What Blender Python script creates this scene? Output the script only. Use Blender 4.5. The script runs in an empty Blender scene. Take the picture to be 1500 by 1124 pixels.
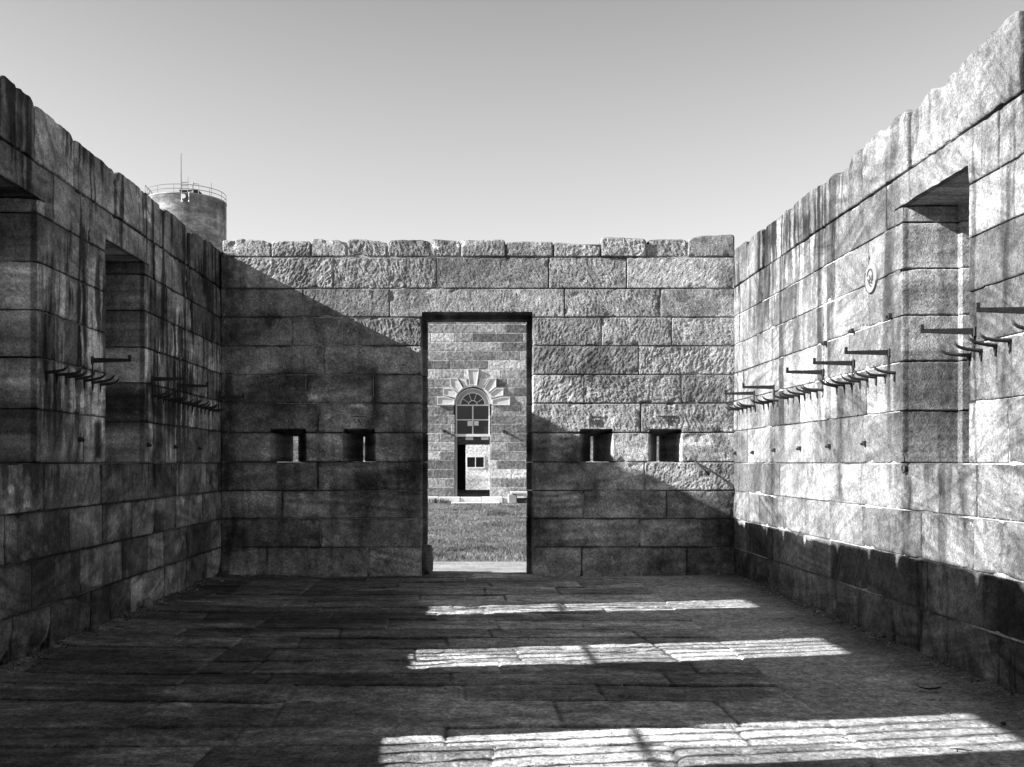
import bpy, bmesh, math, random
import numpy as np
random.seed(7)
R = math.radians
scene = bpy.context.scene
COL = scene.collection

# ------------------------------------------------------------------ numbers
F = 1500.0            # focal length in photo pixels
VX, VY = 697.0, 678.0 # vanishing point in the photograph
EZ = 1.40             # eye height
D = 12.75             # distance to the back wall face
S = D / F             # metres per photo pixel on the back wall
XL, XR = -3.179, 3.213
T = 0.55              # wall thickness
Y0 = -1.6             # side walls start behind the camera
SUN = np.array([1.0, 0.15, -0.515])

def bx(px): return (px - VX) * S
def bz(py): return EZ + (VY - py) * S

# ------------------------------------------------------------------ noise
def _h(ix, iy, iz):
    n = (ix.astype(np.int64) * 73856093) ^ (iy.astype(np.int64) * 19349663) ^ (iz.astype(np.int64) * 83492791)
    n = n & 0xffffffff
    n = (n ^ (n >> 13)) * 1274126177 & 0xffffffff
    n = (n ^ (n >> 16)) * 2246822519 & 0xffffffff
    n = n ^ (n >> 15)
    return (n & 0xffffff) / float(0xffffff)

def vn(x, y, z=0.0):
    x, y, z = np.broadcast_arrays(np.asarray(x, float), np.asarray(y, float), np.asarray(z, float))
    ix, iy, iz = np.floor(x), np.floor(y), np.floor(z)
    fx, fy, fz = x - ix, y - iy, z - iz
    fx = fx * fx * (3 - 2 * fx); fy = fy * fy * (3 - 2 * fy); fz = fz * fz * (3 - 2 * fz)
    ix, iy, iz = ix.astype(np.int64), iy.astype(np.int64), iz.astype(np.int64)
    def L(a, b, t): return a + (b - a) * t
    c = [[[_h(ix + i, iy + j, iz + k) for k in (0, 1)] for j in (0, 1)] for i in (0, 1)]
    r = L(L(L(c[0][0][0], c[1][0][0], fx), L(c[0][1][0], c[1][1][0], fx), fy),
          L(L(c[0][0][1], c[1][0][1], fx), L(c[0][1][1], c[1][1][1], fx), fy), fz)
    return r * 2 - 1

def fbm(x, y, z=0.0, o=3, g=0.5):
    a, s, t = 1.0, 0.0, 0.0
    for i in range(o):
        s = s + a * vn(np.asarray(x) * 2 ** i + 17.3 * i, np.asarray(y) * 2 ** i + 5.1 * i, np.asarray(z) * 2 ** i)
        t += a; a *= g
    return s / t

def sm(a, b, x):
    t = np.clip((x - a) / (b - a), 0, 1)
    return t * t * (3 - 2 * t)

# ------------------------------------------------------------------ mesh helpers
class Acc:
    def __init__(self): self.v = []; self.f = []; self.t = []; self.n = 0
    def add(self, v, f, t):
        v = np.asarray(v, float); t = np.broadcast_to(np.asarray(t, float), (len(v),))
        self.v.append(v); self.t.append(t); self.f.append(np.asarray(f, int).reshape(-1, 4) + self.n); self.n += len(v)
    def box(self, a, b, t, skip=()):
        (x0, y0, z0), (x1, y1, z1) = a, b
        v = [(x, y, z) for x in (x0, x1) for y in (y0, y1) for z in (z0, z1)]
        f = [(0, 1, 3, 2), (4, 6, 7, 5), (0, 4, 5, 1), (2, 3, 7, 6), (0, 2, 6, 4), (1, 5, 7, 3)]
        v24 = [v[i] for q_ in f for i in q_]
        self.add(v24, [(4 * i, 4 * i + 1, 4 * i + 2, 4 * i + 3) for i in range(6)], t)

def raw_mesh(name, v, f, tone=None, smooth=True):
    me = bpy.data.meshes.new(name)
    v = np.asarray(v, np.float32); f = np.asarray(f, np.int32)
    k = f.shape[1]
    me.vertices.add(len(v)); me.vertices.foreach_set('co', v.ravel())
    me.loops.add(f.size); me.loops.foreach_set('vertex_index', f.ravel())
    me.polygons.add(len(f)); me.polygons.foreach_set('loop_start', np.arange(0, f.size, k, dtype=np.int32))
    me.update(calc_edges=True)
    me.polygons.foreach_set('use_smooth', np.full(len(f), smooth))
    if tone is not None:
        at = me.attributes.new('tone', 'FLOAT', 'POINT')
        at.data.foreach_set('value', np.asarray(tone, np.float32))
    me.validate(); me.update()
    return me

def link(name, me, mat, parent=None):
    o = bpy.data.objects.new(name, me); COL.objects.link(o)
    if mat: me.materials.append(mat)
    if parent: o.parent = parent
    return o

def build(acc, name, mat, parent=None, xf=None, smooth=True):
    v = np.concatenate(acc.v); f = np.concatenate(acc.f); t = np.concatenate(acc.t)
    if xf: v, flip = xf(v); f = f[:, ::-1] if flip else f
    return link(name, raw_mesh(name, v, f, t, smooth), mat, parent)

def bm_obj(name, bm, mat, parent=None, smooth=False):
    me = bpy.data.meshes.new(name); bm.normal_update(); bm.to_mesh(me); bm.free()
    if smooth:
        for p in me.polygons: p.use_smooth = True
    return link(name, me, mat, parent)

def empty(name, loc=(0, 0, 0)):
    o = bpy.data.objects.new(name, None); COL.objects.link(o); o.location = loc
    o.empty_display_size = 0.1
    return o

def tag(o, label=None, cat=None, group=None, kind=None):
    if label: o['label'] = label
    if cat: o['category'] = cat
    if group: o['group'] = group
    if kind: o['kind'] = kind
    return o

def bbox(bm, a, b, bevel=0.0):
    vs = bmesh.ops.create_cube(bm, size=1.0)['verts']
    a = np.array(a, float); b = np.array(b, float)
    for v in vs: v.co = tuple((a + b) / 2 + np.array(v.co) * np.abs(b - a))
    if bevel > 0:
        es = list({e for v in vs for e in v.link_edges})
        bmesh.ops.bevel(bm, geom=es, offset=bevel, segments=2, affect='EDGES', profile=0.5)

def tube(bm, pts, rad, seg=8, cap=True):
    pts = [np.array(p, float) for p in pts]
    if not hasattr(rad, '__len__'): rad = [rad] * len(pts)
    rings = []
    d = pts[1] - pts[0]; d /= np.linalg.norm(d)
    ref = np.array([0, 0, 1.0]) if abs(d[2]) < 0.9 else np.array([1.0, 0, 0])
    nrm = np.cross(d, ref); nrm /= np.linalg.norm(nrm)
    for i, p in enumerate(pts):
        if i == 0: t = pts[1] - pts[0]
        elif i == len(pts) - 1: t = pts[-1] - pts[-2]
        else: t = pts[i + 1] - pts[i - 1]
        t = t / np.linalg.norm(t)
        nrm = nrm - t * np.dot(nrm, t); nrm /= np.linalg.norm(nrm)
        bn = np.cross(t, nrm)
        rings.append([bm.verts.new(tuple(p + rad[i] * (nrm * math.cos(2 * math.pi * k / seg) + bn * math.sin(2 * math.pi * k / seg)))) for k in range(seg)])
    for a, b in zip(rings, rings[1:]):
        for k in range(seg):
            bm.faces.new((a[k], a[(k + 1) % seg], b[(k + 1) % seg], b[k]))
    if cap:
        bm.faces.new(rings[0][::-1]); bm.faces.new(rings[-1])

# ------------------------------------------------------------------ materials
def nodes(name):
    m = bpy.data.materials.new(name); m.use_nodes = True
    nt = m.node_tree; p = nt.nodes['Principled BSDF']
    return m, nt, p

def N(nt, kind, **kw):
    n = nt.nodes.new(kind)
    for k, v in kw.items():
        if hasattr(n, k): setattr(n, k, v)
    return n

def stone_mat(name, rough=0.92, fine=90, lo=0.78, hi=1.22, bump=0.5, dist=0.006, pits=0.25, mid=0.2, stretch=None, tex=28, tx=0.3, big=9):
    m, nt, p = nodes(name); L = nt.links.new
    at = N(nt, 'ShaderNodeAttribute'); at.attribute_name = 'tone'
    tc = N(nt, 'ShaderNodeTexCoord')
    n1 = N(nt, 'ShaderNodeTexNoise'); n1.inputs['Scale'].default_value = fine; n1.inputs['Detail'].default_value = 5; n1.inputs['Roughness'].default_value = 0.7
    n2 = N(nt, 'ShaderNodeTexNoise'); n2.inputs['Scale'].default_value = big; n2.inputs['Detail'].default_value = 6; n2.inputs['Roughness'].default_value = 0.65
    src = tc.outputs['Object']
    if stretch:
        mp = N(nt, 'ShaderNodeMapping'); mp.inputs['Scale'].default_value = stretch; L(src, mp.inputs['Vector']); src = mp.outputs[0]
    L(src, n1.inputs['Vector']); L(src, n2.inputs['Vector'])
    r1 = N(nt, 'ShaderNodeMapRange'); r1.inputs['From Min'].default_value = 0.3; r1.inputs['From Max'].default_value = 0.7
    r1.inputs['To Min'].default_value = lo; r1.inputs['To Max'].default_value = hi
    r2 = N(nt, 'ShaderNodeMapRange'); r2.inputs['From Min'].default_value = 0.3; r2.inputs['From Max'].default_value = 0.7
    r2.inputs['To Min'].default_value = 1 - mid; r2.inputs['To Max'].default_value = 1 + mid
    L(n1.outputs['Fac'], r1.inputs['Value']); L(n2.outputs['Fac'], r2.inputs['Value'])
    m1 = N(nt, 'ShaderNodeMath', operation='MULTIPLY'); m2 = N(nt, 'ShaderNodeMath', operation='MULTIPLY')
    L(at.outputs['Fac'], m1.inputs[0]); L(r1.outputs[0], m1.inputs[1])
    L(m1.outputs[0], m2.inputs[0]); L(r2.outputs[0], m2.inputs[1])
    # crisp mottling, crystals and pick marks a few centimetres across
    n3 = N(nt, 'ShaderNodeTexNoise'); n3.inputs['Scale'].default_value = tex; n3.inputs['Detail'].default_value = 4; n3.inputs['Roughness'].default_value = 0.75; n3.inputs['Distortion'].default_value = 0.8
    L(src, n3.inputs['Vector'])
    r3 = N(nt, 'ShaderNodeMapRange'); r3.inputs['From Min'].default_value = 0.38; r3.inputs['From Max'].default_value = 0.62
    r3.inputs['To Min'].default_value = 1 - tx; r3.inputs['To Max'].default_value = 1 + tx
    L(n3.outputs['Fac'], r3.inputs['Value'])
    m25 = N(nt, 'ShaderNodeMath', operation='MULTIPLY'); L(m2.outputs[0], m25.inputs[0]); L(r3.outputs[0], m25.inputs[1]); m2 = m25
    # small dark pits and lichen specks
    vo = N(nt, 'ShaderNodeTexVoronoi'); vo.inputs['Scale'].default_value = 38
    L(tc.outputs['Object'], vo.inputs['Vector'])
    rv = N(nt, 'ShaderNodeMapRange'); rv.inputs['From Min'].default_value = 0.08; rv.inputs['From Max'].default_value = 0.22
    rv.inputs['To Min'].default_value = 1 - pits; rv.inputs['To Max'].default_value = 1.0
    L(vo.outputs['Distance'], rv.inputs['Value'])
    m3 = N(nt, 'ShaderNodeMath', operation='MULTIPLY'); L(m2.outputs[0], m3.inputs[0]); L(rv.outputs[0], m3.inputs[1])
    L(m3.outputs[0], p.inputs['Base Color'])
    p.inputs['Roughness'].default_value = rough
    p.inputs['Specular IOR Level'].default_value = 0.2
    ad = N(nt, 'ShaderNodeMath', operation='MULTIPLY_ADD'); ad.inputs[1].default_value = 0.5
    ad2 = N(nt, 'ShaderNodeMath', operation='MULTIPLY_ADD'); ad2.inputs[1].default_value = 0.8
    L(n3.outputs['Fac'], ad2.inputs[0]); L(n1.outputs['Fac'], ad2.inputs[2])
    L(rv.outputs[0], ad.inputs[0]); L(ad2.outputs[0], ad.inputs[2])
    b = N(nt, 'ShaderNodeBump'); b.inputs['Strength'].default_value = bump; b.inputs['Distance'].default_value = dist
    L(ad.outputs[0], b.inputs['Height']); L(b.outputs[0], p.inputs['Normal'])
    return m

def plain(name, c, rough=0.6, metal=0.0, var=0.25, scale=20, bump=0.2, dist=0.003):
    m, nt, p = nodes(name); L = nt.links.new
    tc = N(nt, 'ShaderNodeTexCoord')
    n = N(nt, 'ShaderNodeTexNoise'); n.inputs['Scale'].default_value = scale; n.inputs['Detail'].default_value = 5
    L(tc.outputs['Object'], n.inputs['Vector'])
    r = N(nt, 'ShaderNodeMapRange'); r.inputs['From Min'].default_value = 0.3; r.inputs['From Max'].default_value = 0.7
    r.inputs['To Min'].default_value = c * (1 - var); r.inputs['To Max'].default_value = c * (1 + var)
    L(n.outputs['Fac'], r.inputs['Value']); L(r.outputs[0], p.inputs['Base Color'])
    p.inputs['Roughness'].default_value = rough; p.inputs['Metallic'].default_value = metal
    b = N(nt, 'ShaderNodeBump'); b.inputs['Strength'].default_value = bump; b.inputs['Distance'].default_value = dist
    L(n.outputs['Fac'], b.inputs['Height']); L(b.outputs[0], p.inputs['Normal'])
    return m

M_back = stone_mat('tooled_sandstone', fine=75, bump=1.0, dist=0.014, lo=0.5, hi=1.5, mid=0.35, pits=0.5, tex=32, tx=0.36)
M_side = stone_mat('sawn_sandstone', fine=65, lo=0.5, hi=1.5, mid=0.3, bump=1.0, dist=0.012, pits=0.55, tex=26, tx=0.27)
M_floor = stone_mat('flagstone', rough=0.75, fine=45, bump=1.0, dist=0.012, lo=0.45, hi=1.55, mid=0.4, pits=0.5, tex=22, tx=0.33)
M_ground = stone_mat('lawn_soil', fine=70, bump=0.8, dist=0.008, lo=0.6, hi=1.4, pits=0.3)
M_far = stone_mat('far_sandstone', fine=14, lo=0.72, hi=1.28, bump=0.6, dist=0.02, pits=0.1, tex=9, tx=0.35)
M_tower = stone_mat('tower_concrete', fine=3, lo=0.75, hi=1.25, bump=0.4, dist=0.05, pits=0.0, tex=1.6, tx=0.3, big=0.7, mid=0.3, stretch=(1, 1, 2.2))
M_iron = plain('rusty_black_iron', 0.025, 0.75, 0.0, 0.5, 60, 0.6)
M_conc = plain('stained_concrete', 0.3, 0.9, 0, 0.3, 1.2, 0.2, 0.02)
M_steel = plain('weathered_steel', 0.12, 0.6, 0, 0.3, 8)
M_white = plain('old_white_paint', 0.62, 0.6, 0, 0.12, 14)
M_trim = plain('dressed_pale_stone', 0.55, 0.85, 0, 0.12, 9, 0.3)
M_dark = plain('dark_timber', 0.03, 0.8, 0, 0.4, 12)
M_inner = plain('dark_interior_plaster', 0.06, 0.9, 0, 0.3, 4)
M_paper = plain('paper', 0.7, 0.8, 0, 0.05, 5)
M_leaf = plain('dry_leaf', 0.03, 0.7, 0, 0.4, 50)
M_glass, _nt, _p = nodes('dark_glass')
_p.inputs['Base Color'].default_value = (0.02, 0.02, 0.02, 1); _p.inputs['Roughness'].default_value = 0.25
M_plaque = plain('pale_enamel', 0.2, 0.5, 0, 0.1, 20)

# ------------------------------------------------------------------ stone blocks
def axis(a, b, res, r):
    L = b - a; n = max(2, int(round(L / res)))
    x = np.linspace(a, b, n + 1)
    e = np.array([r * 0.3, r * 0.75, r * 1.3])
    return np.unique(np.round(np.concatenate([x, a + e, b - e]), 5))

def block(acc, u0, u1, v0, v1, sty, res=0.012, wd=0.05, gap=0.004, r=0.012, seed=None, top=None,
          jam0=None, jam1=None, clamp=None, wfine=False, mul=1.0, w0=0.0):
    """one stone: front at w=0 (room side), running into the wall. jam0/jam1: (ws, du) profile of that reveal."""
    seed = random.random() * 999 if seed is None else seed
    rs = random.Random(seed)
    g = gap * (0.8 + 0.6 * rs.random())
    a0 = u0 if jam0 else u0 + g
    a1 = u1 if jam1 else u1 - g
    b0, b1 = v0 + g, v1 - g
    us, vs = axis(a0, a1, res, r), axis(b0, b1, res, r)
    nu, nv = len(us), len(vs)
    if jam0 or jam1 or clamp or wfine:
        ws = np.concatenate([[r * 0.4, r], np.arange(0.03, T, max(res * 1.0, 0.012)), [T]])
        if jam0: ws = np.unique(np.round(np.concatenate([ws, jam0[0][1:]]), 4))
        if jam1: ws = np.unique(np.round(np.concatenate([ws, jam1[0][1:]]), 4))
    elif top: ws = np.concatenate([[r * 0.4, r], np.linspace(0.04, T, 14)])
    else: ws = np.array([r * 0.4, r, wd])
    U, V = np.meshgrid(us, vs, indexing='ij')
    P = [np.stack([U.ravel(), V.ravel(), np.zeros(nu * nv)], 1)]
    idx = np.arange(nu * nv).reshape(nu, nv)
    f = [np.stack([idx[:-1, :-1].ravel(), idx[1:, :-1].ravel(), idx[1:, 1:].ravel(), idx[:-1, 1:].ravel()], 1)]
    ring = np.concatenate([idx[:, 0], idx[-1, 1:], idx[-2::-1, -1], idx[0, -2:0:-1]])
    prev = ring; nr = len(ring); base = P[0][ring]
    off = nu * nv
    for w in ws:
        p = base.copy(); p[:, 2] = w; P.append(p)
        cur = off + np.arange(nr); off += nr
        f.append(np.stack([prev, cur, np.roll(cur, -1), np.roll(prev, -1)], 1))
        prev = cur
    P = np.concatenate(P); f = np.concatenate(f)
    q = P.copy()
    q[:, 0] = np.clip(P[:, 0], a0 + r, a1 - r); q[:, 1] = np.clip(P[:, 1], b0 + r, b1 - r); q[:, 2] = np.maximum(P[:, 2], r)
    d = P - q; l = np.linalg.norm(d, axis=1, keepdims=True); l[l < 1e-9] = 1
    n = d / l; X = q + n * r
    u, v, w = P[:, 0], P[:, 1], P[:, 2]
    so = seed * 3.7
    # chipped edges
    ed = np.minimum(np.minimum(u - a0, a1 - u), np.minimum(v - b0, b1 - v)) + np.where(w > 0, 0, 0)
    frontish = np.exp(-w / 0.05)
    em = np.exp(-ed / 0.03) * frontish
    chip = sm(0.12, 0.75, fbm(u * 7, v * 7, w * 7 + so, 3)) * sty.get('chip', 0.02)
    h = sty['h'](u, v, w, rs, so)
    # soft dressed margin along the edges
    h = h * (0.45 + 0.55 * sm(0.0, 0.03, ed + (w > r) * 1.0))
    X = X + n * (h - chip * em)[:, None]
    X[:, 2] -= w0
    if jam0 or jam1:
        t = (u - a0) / (a1 - a0)
        s = np.zeros(len(u))
        if jam0: s += np.interp(w, jam0[0], jam0[1]) * (1 - t)
        if jam1: s += np.interp(w, jam1[0], jam1[1]) * t
        X[:, 0] += s
    if clamp:
        for (ca, cb, cv, drop, stp, oa, ob) in clamp:      # opening below the stone: ua, ub, top, drop of the head at the far side
            ins = (X[:, 0] > ca) & (X[:, 0] < cb) & ((w < 0.415) | ((X[:, 0] > oa) & (X[:, 0] < ob)))
            lim = cv - drop * w / T - stp * sm(0.29, 0.31, w) + 0.006 * fbm(u * 8, w * 8, so)
            X[:, 1] = np.where(ins & ((X[:, 1] < lim) | (v <= b0 + 1e-4)), lim, X[:, 1])
    if top:
        tt = top(u, w)
        k = np.clip((v - (b0 + 0.04)) / (b1 - b0 - 0.04), 0, 1)
        X[:, 1] += k * (tt - b1)
    tone = sty['t'](u, v, w, rs, so, ed) * mul
    acc.add(X, f, np.clip(tone, 0.012, 0.8))

def streak(u, v, s, f=8.0):
    uu = u + 0.035 * fbm(u * 3, v * 3, s, 3) + 0.012 * fbm(u * 10, v * 8, s, 2)
    a = fbm(uu * f, v * 0.5, s, 3); b = fbm(uu * f * 3.3, v * 1.1, s + 7, 3); c = fbm(u * 2.2, v * 2.2, s + 3, 4)
    return a * 0.6 + b * 0.45 + c * 0.45
def veins(u, v, w, rs, so):
    th = rs.choice([-0.9, -0.5, -0.2, 0.15, 0.4, 0.7, 1.0]) + rs.uniform(-.1, .1)
    bb = -u * math.sin(th) + v * math.cos(th) + 0.14 * fbm(u * 1.3, v * 1.3, so, 3) + 0.02 * fbm(u * 6, v * 6, so, 3)
    lines = 1 - sm(0.0, 0.16, np.abs(vn(bb * 15, u * 0.5 + w, so + 2)))
    bands = fbm(bb * 9, u * 0.6, so + 8, 4, 0.7)
    fade = sm(-0.25, 0.25, fbm(u * 1.7, v * 1.7, so + 4, 2))
    return (1 - 0.38 * lines * fade) * (1 + 0.55 * bands)
# surface styles ------------------------------------------------------
def h_tool(u, v, w, rs, so):
    th = rs.choice([-0.5, -0.25, 0.2, 0.35, 0.6, 0.8]) + rs.uniform(-.1, .1)
    amp = rs.choice([0.45, 0.7, 0.9, 1.1])
    wob = fbm(u * 5, v * 5, so, 2) * 0.05
    a = u * math.cos(th) + v * math.sin(th) + wob; b = -u * math.sin(th) + v * math.cos(th) + w
    n1 = vn(a * 62 + w * 62 + 1.2 * vn(u * 9, v * 9, so), b * 26, so)
    n1 = np.sign(n1) * np.abs(n1) ** 0.7
    n2 = vn(u * 90 + w * 60, v * 90, so + 9)
    n3 = fbm(u * 11, v * 11, w * 11 + so, 3)
    n4 = fbm(u * 2.5, v * 2.5, w * 2 + so, 2)
    return amp * (0.0036 * n1 + 0.0026 * n2 + 0.004 * n3) + 0.004 * n4 - 0.012 * sm(0.35, 0.7, fbm(u * 4, v * 4, so + 5, 3))

def h_sawn(u, v, w, rs, so):
    th = rs.uniform(-0.6, 0.6)
    b = -u * math.sin(th) + v * math.cos(th) + 0.06 * fbm(u * 2, v * 2, so, 2)
    bed = vn(b * 22, u * 1.2, so) ** 2 * rs.choice([0.1, 0.4, 1.0, 1.4])
    n3 = fbm(u * 9, v * 9, w * 9 + so, 4, 0.6)
    n4 = fbm(u * 1.8, v * 1.8, w * 2 + so, 2)
    pit = sm(0.45, 0.7, fbm(u * 16, v * 16, w * 16 + so, 2))
    rev = np.where(w > 0.03, 1.0, 0.0)
    chis = vn((u + w) * 30 + v * 34, (v - w) * 14, so) * rev
    n3 = n3 * (1 - 0.6 * rev); n4 = n4 * (1 - 0.5 * rev)
    return -0.003 * bed + 0.0035 * n3 + 0.006 * n4 - 0.006 * pit * (1 - rev) + 0.0022 * chis + rs.uniform(-0.004, 0.004)

def h_base(u, v, w, rs, so):
    n = fbm(u * 4, v * 4, w * 4 + so, 4, 0.6)
    eros = sm(0.26, 0.0, v) * (0.01 + 0.07 * sm(0.0, 0.5, fbm(u * 2.6, v * 1.5, so, 3))) * frontw(w)
    lay = vn(v * 30 + u * 3, u * 2, so) * 0.004
    return 0.024 * n + lay - 1.3 * eros * frontw(w)
def frontw(w): return np.exp(-w / 0.2)

def speck(u, v, w, so): return 1 + 0.10 * fbm(u * 30, v * 30, w * 30 + so, 2)

LOOPS = [(396, 448), (503, 549.5), (850, 898), (951, 999)]
def t_back(u, v, w, rs, so, ed):
    b = 0.37 * rs.choice([0.72, 0.88, 1.0, 1.08, 1.18])
    t = b * speck(u, v, w, so)
    big = fbm(u * 0.9, v * 1.3, 3.3, 5, 0.6)
    low = sm(3.0, 1.9, v + 0.4 * u * 0.3)
    t = t * (1 - (0.35 + 0.3 * low) * sm(0.0, 0.4, big)) * (1 + 0.45 * low * sm(0.05, -0.4, big))
    t = t * (1 + 0.5 * low * 1.6 * fbm(u * 3.1, v * 4.1, so * 0.1, 5, 0.65))
    th = rs.uniform(-0.25, 0.25); bb = -u * math.sin(th) + v * math.cos(th) + 0.05 * fbm(u * 2, v * 2, so, 3)
    t = t * (1 + rs.choice([0.0, 0.15, 0.3, 0.4]) * low * vn(bb * 24, u * 0.8, so))
    st = sm(0.05, 0.45, fbm(u * 9, v * 0.8, 8.8, 3))
    t = t * (1 + 0.45 * fbm(u * 5, v * 5, 19.0, 5, .7)) * (1 - 0.4 * sm(0.1, 0.4, fbm(u * 1.9, v * 2.4, 29.0, 5, .6)))
    t = t * (1 - 0.35 * st * sm(0.2, -0.3, fbm(u * 0.8, v * 0.8, 1.2, 2)))
    # damp dark lower wall and stained corners
    t = t * (1 - 0.12 * sm(1.35, 0.45, v))
    def stain(px, py0, py1, wid, k):
        nonlocal t
        c = bx(px) + 0.05 * fbm(v * 4, px, 0, 2)
        m = np.exp(-((u - c) / wid) ** 2) * sm(bz(py1), bz(py1) + 0.3, v) * sm(bz(py0) + 0.12, bz(py0), v)
        m = m * (0.55 + 0.45 * sm(-0.3, 0.3, fbm(u * 12, v * 3, px, 3)))
        t = t * (1 - k * m)
    stain(530, 677, 800, 0.13, 0.8); stain(547, 540, 640, 0.09, 0.75); stain(470, 600, 720, 0.1, 0.45)
    stain(868, 680, 760, 0.2, 0.6); stain(845, 640, 690, 0.1, 0.4); stain(400, 470, 505, 0.22, 0.7)
    stain(335, 380, 840, 0.14, 0.75); stain(420, 677, 715, 0.16, 0.6); stain(600, 520, 830, 0.12, 0.5)
    stain(856, 545, 600, 0.05, 0.6); stain(650, 350, 420, 0.12, 0.3); stain(790, 600, 830, 0.1, 0.45)
    stain(1060, 690, 840, 0.15, 0.4); stain(975, 700, 770, 0.3, 0.35)
    # pale mineral crust
    cr = sm(0.25, 0.6, fbm(u * 6, v * 9, 55.5, 4)) * sm(0.1, 0.5, fbm(u * 0.9, v * 1.1, 31.0, 2))
    t = t * (1 + 1.3 * cr)
    wsp = sm(0.62, 0.75, fbm(u * 20, v * 26, 91.0, 3)) * sm(0.1, 0.4, fbm(u * 1.3, v * 1.5, 77.0, 2))
    t = t + 0.35 * wsp
    t = t * (1 - 0.65 * np.exp(-np.maximum(ed, 0) / 0.012) * (0.35 + 0.65 * sm(-0.2, 0.3, fbm(u * 3, v * 3, 5, 2))))
    t = np.where(w > 0.05, t * (1 - 0.45 * sm(0.05, 0.15, w)), t)   # reveals darken with depth
    return t
STY_BACK = dict(h=h_tool, t=t_back, chip=0.03)

HOOK_R = [5.04 * 1.557 + 0.178 * k for k in range(27)]
def t_right(u, v, w, rs, so, ed):
    b = 0.145 * rs.choice([0.62, 0.8, 0.92, 1.0, 1.1, 1.22])
    t = b * speck(u, v, w, so)
    th = rs.uniform(-0.5, 0.5); amp = rs.choice([0.1, 0.25, 0.4, 0.55])
    t = t * (1 + 0.45 * fbm(u * 2.7, v * 3.3, so * 0.2, 5, 0.68)) * (1 + 0.6 * sm(1.3, 0.8, v) * fbm(u * 4, v * 5, 3, 4, .65)) * (1 - 0.45 * sm(0.28, 0.42, fbm(u * 11, v * 8, 77.0, 4, .6)) * sm(-.1, .3, fbm(u * 1.1, v, 9., 3)))
    bb = -u * math.sin(th) + v * math.cos(th) + 0.08 * fbm(u * 1.5, v * 1.5, so, 3)
    t = t * (1 + amp * (vn(bb * 26, u * 0.7, so) * 0.6 + vn(bb * 60, u * 0.8, so + 4) * 0.5))
    t = t * veins(u, v, w, rs, so)
    big = fbm(u * 0.7, v * 0.9, 13.0, 4)
    t = t * (1 + 0.25 * sm(0.0, 0.5, big)) * (1 - 0.35 * sm(0.0, -0.5, big))
    # black lichen streaks running down from the coping
    far = sm(8.0, 9.8, u)
    s1 = sm(-0.02, 0.28, streak(u, v, 21.0, 8) + 0.12 * far)
    m = sm(2.2 + 0.5 * fbm(u * 3, 1, 0, 2), 3.8, v) * (0.15 + 0.85 * far)
    t = t * (1 - 0.9 * s1 * m) * (1 + 0.35 * sm(0.1, -0.3, fbm(u * 9, v * 0.55, 21.0, 3)) * far)
    s2 = sm(0.3, 0.5, fbm(u * 4, v * 0.4, 71.0, 3)) * sm(4.0, 3.3, v) * sm(1.2, 2.0, v)
    t = t * (1 - 0.7 * s2) * (1 - 0.6 * sm(0.12, 0.35, streak(u, v, 205.0, 5)) * sm(8.4, 7.6, u))
    def stain(c, z0, z1, wid, k):
        nonlocal t
        cc = c + 0.04 * fbm(v * 5, c, 0, 2)
        mm = np.exp(-((u - cc) / wid) ** 2) * sm(z0 - 0.08, z0, v) * sm(z1 + 0.03, z1 - 0.05, v)
        t = t * (1 - k * mm * (0.7 + 0.3 * sm(-.2, .3, fbm(u * 20, v * 4, c, 2))))
    stain(9.03, 1.1, 2.05, 0.09, 0.8); stain(9.03, 2.75, 3.2, 0.1, 0.55); stain(11.1, 1.0, 2.2, 0.16, 0.6)
    stain(7.65, 0.6, 1.35, 0.1, 0.6); stain(6.74, 0.95, 1.38, 0.055, 0.85); stain(7.58, 1.0, 1.3, 0.04, 0.8)
    stain(6.1, 0.4, 1.0, 0.2, 0.4); stain(5.9, 2.4, 3.0, 0.05, 0.4)
    # rust trails below the hooks
    tr = np.zeros_like(u)
    for i, c in enumerate(HOOK_R + [6.66, 6.5, 6.32, 6.15]):
        L = 0.16 + 0.25 * ((i * 37) % 11) / 11
        tr = np.maximum(tr, np.exp(-((u - c) / 0.012) ** 2) * sm(2.07 - L, 2.07 - L * 0.3, v) * (v < 2.09))
    t = t * (1 - 0.55 * tr)
    # efflorescence, and a slightly darker lower wall
    t = t * (1.12 - 0.12 * sm(1.25, 0.75, v) * (0.6 + 0.4 * sm(-.3, .3, fbm(u * 2, v * 2, 4.4, 3))))
    ef = sm(0.15, 0.5, fbm(u * 5, v * 6, 41.0, 4)) * sm(0.55, 0.25, v)
    t = t * (1 + 0.6 * ef)
    t = t + 0.05 * sm(0.2, 0.6, fbm(u * 3, v * 2, 61, 4))
    t = np.where(w > 0.05, t * (2.1 + 0.5 * fbm(u * 4 + w * 6, v * 5, so, 4)), t)  # reveal colour raised to stand in for light the grazing sun lacks
    t = t * (1 - 0.4 * np.exp(-np.maximum(ed, 0) / 0.008) * sm(0, 0.3, fbm(u * 2, v * 2, 6, 2)))
    return t
STY_RIGHT = dict(h=h_sawn, t=t_right, chip=0.028)

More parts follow.
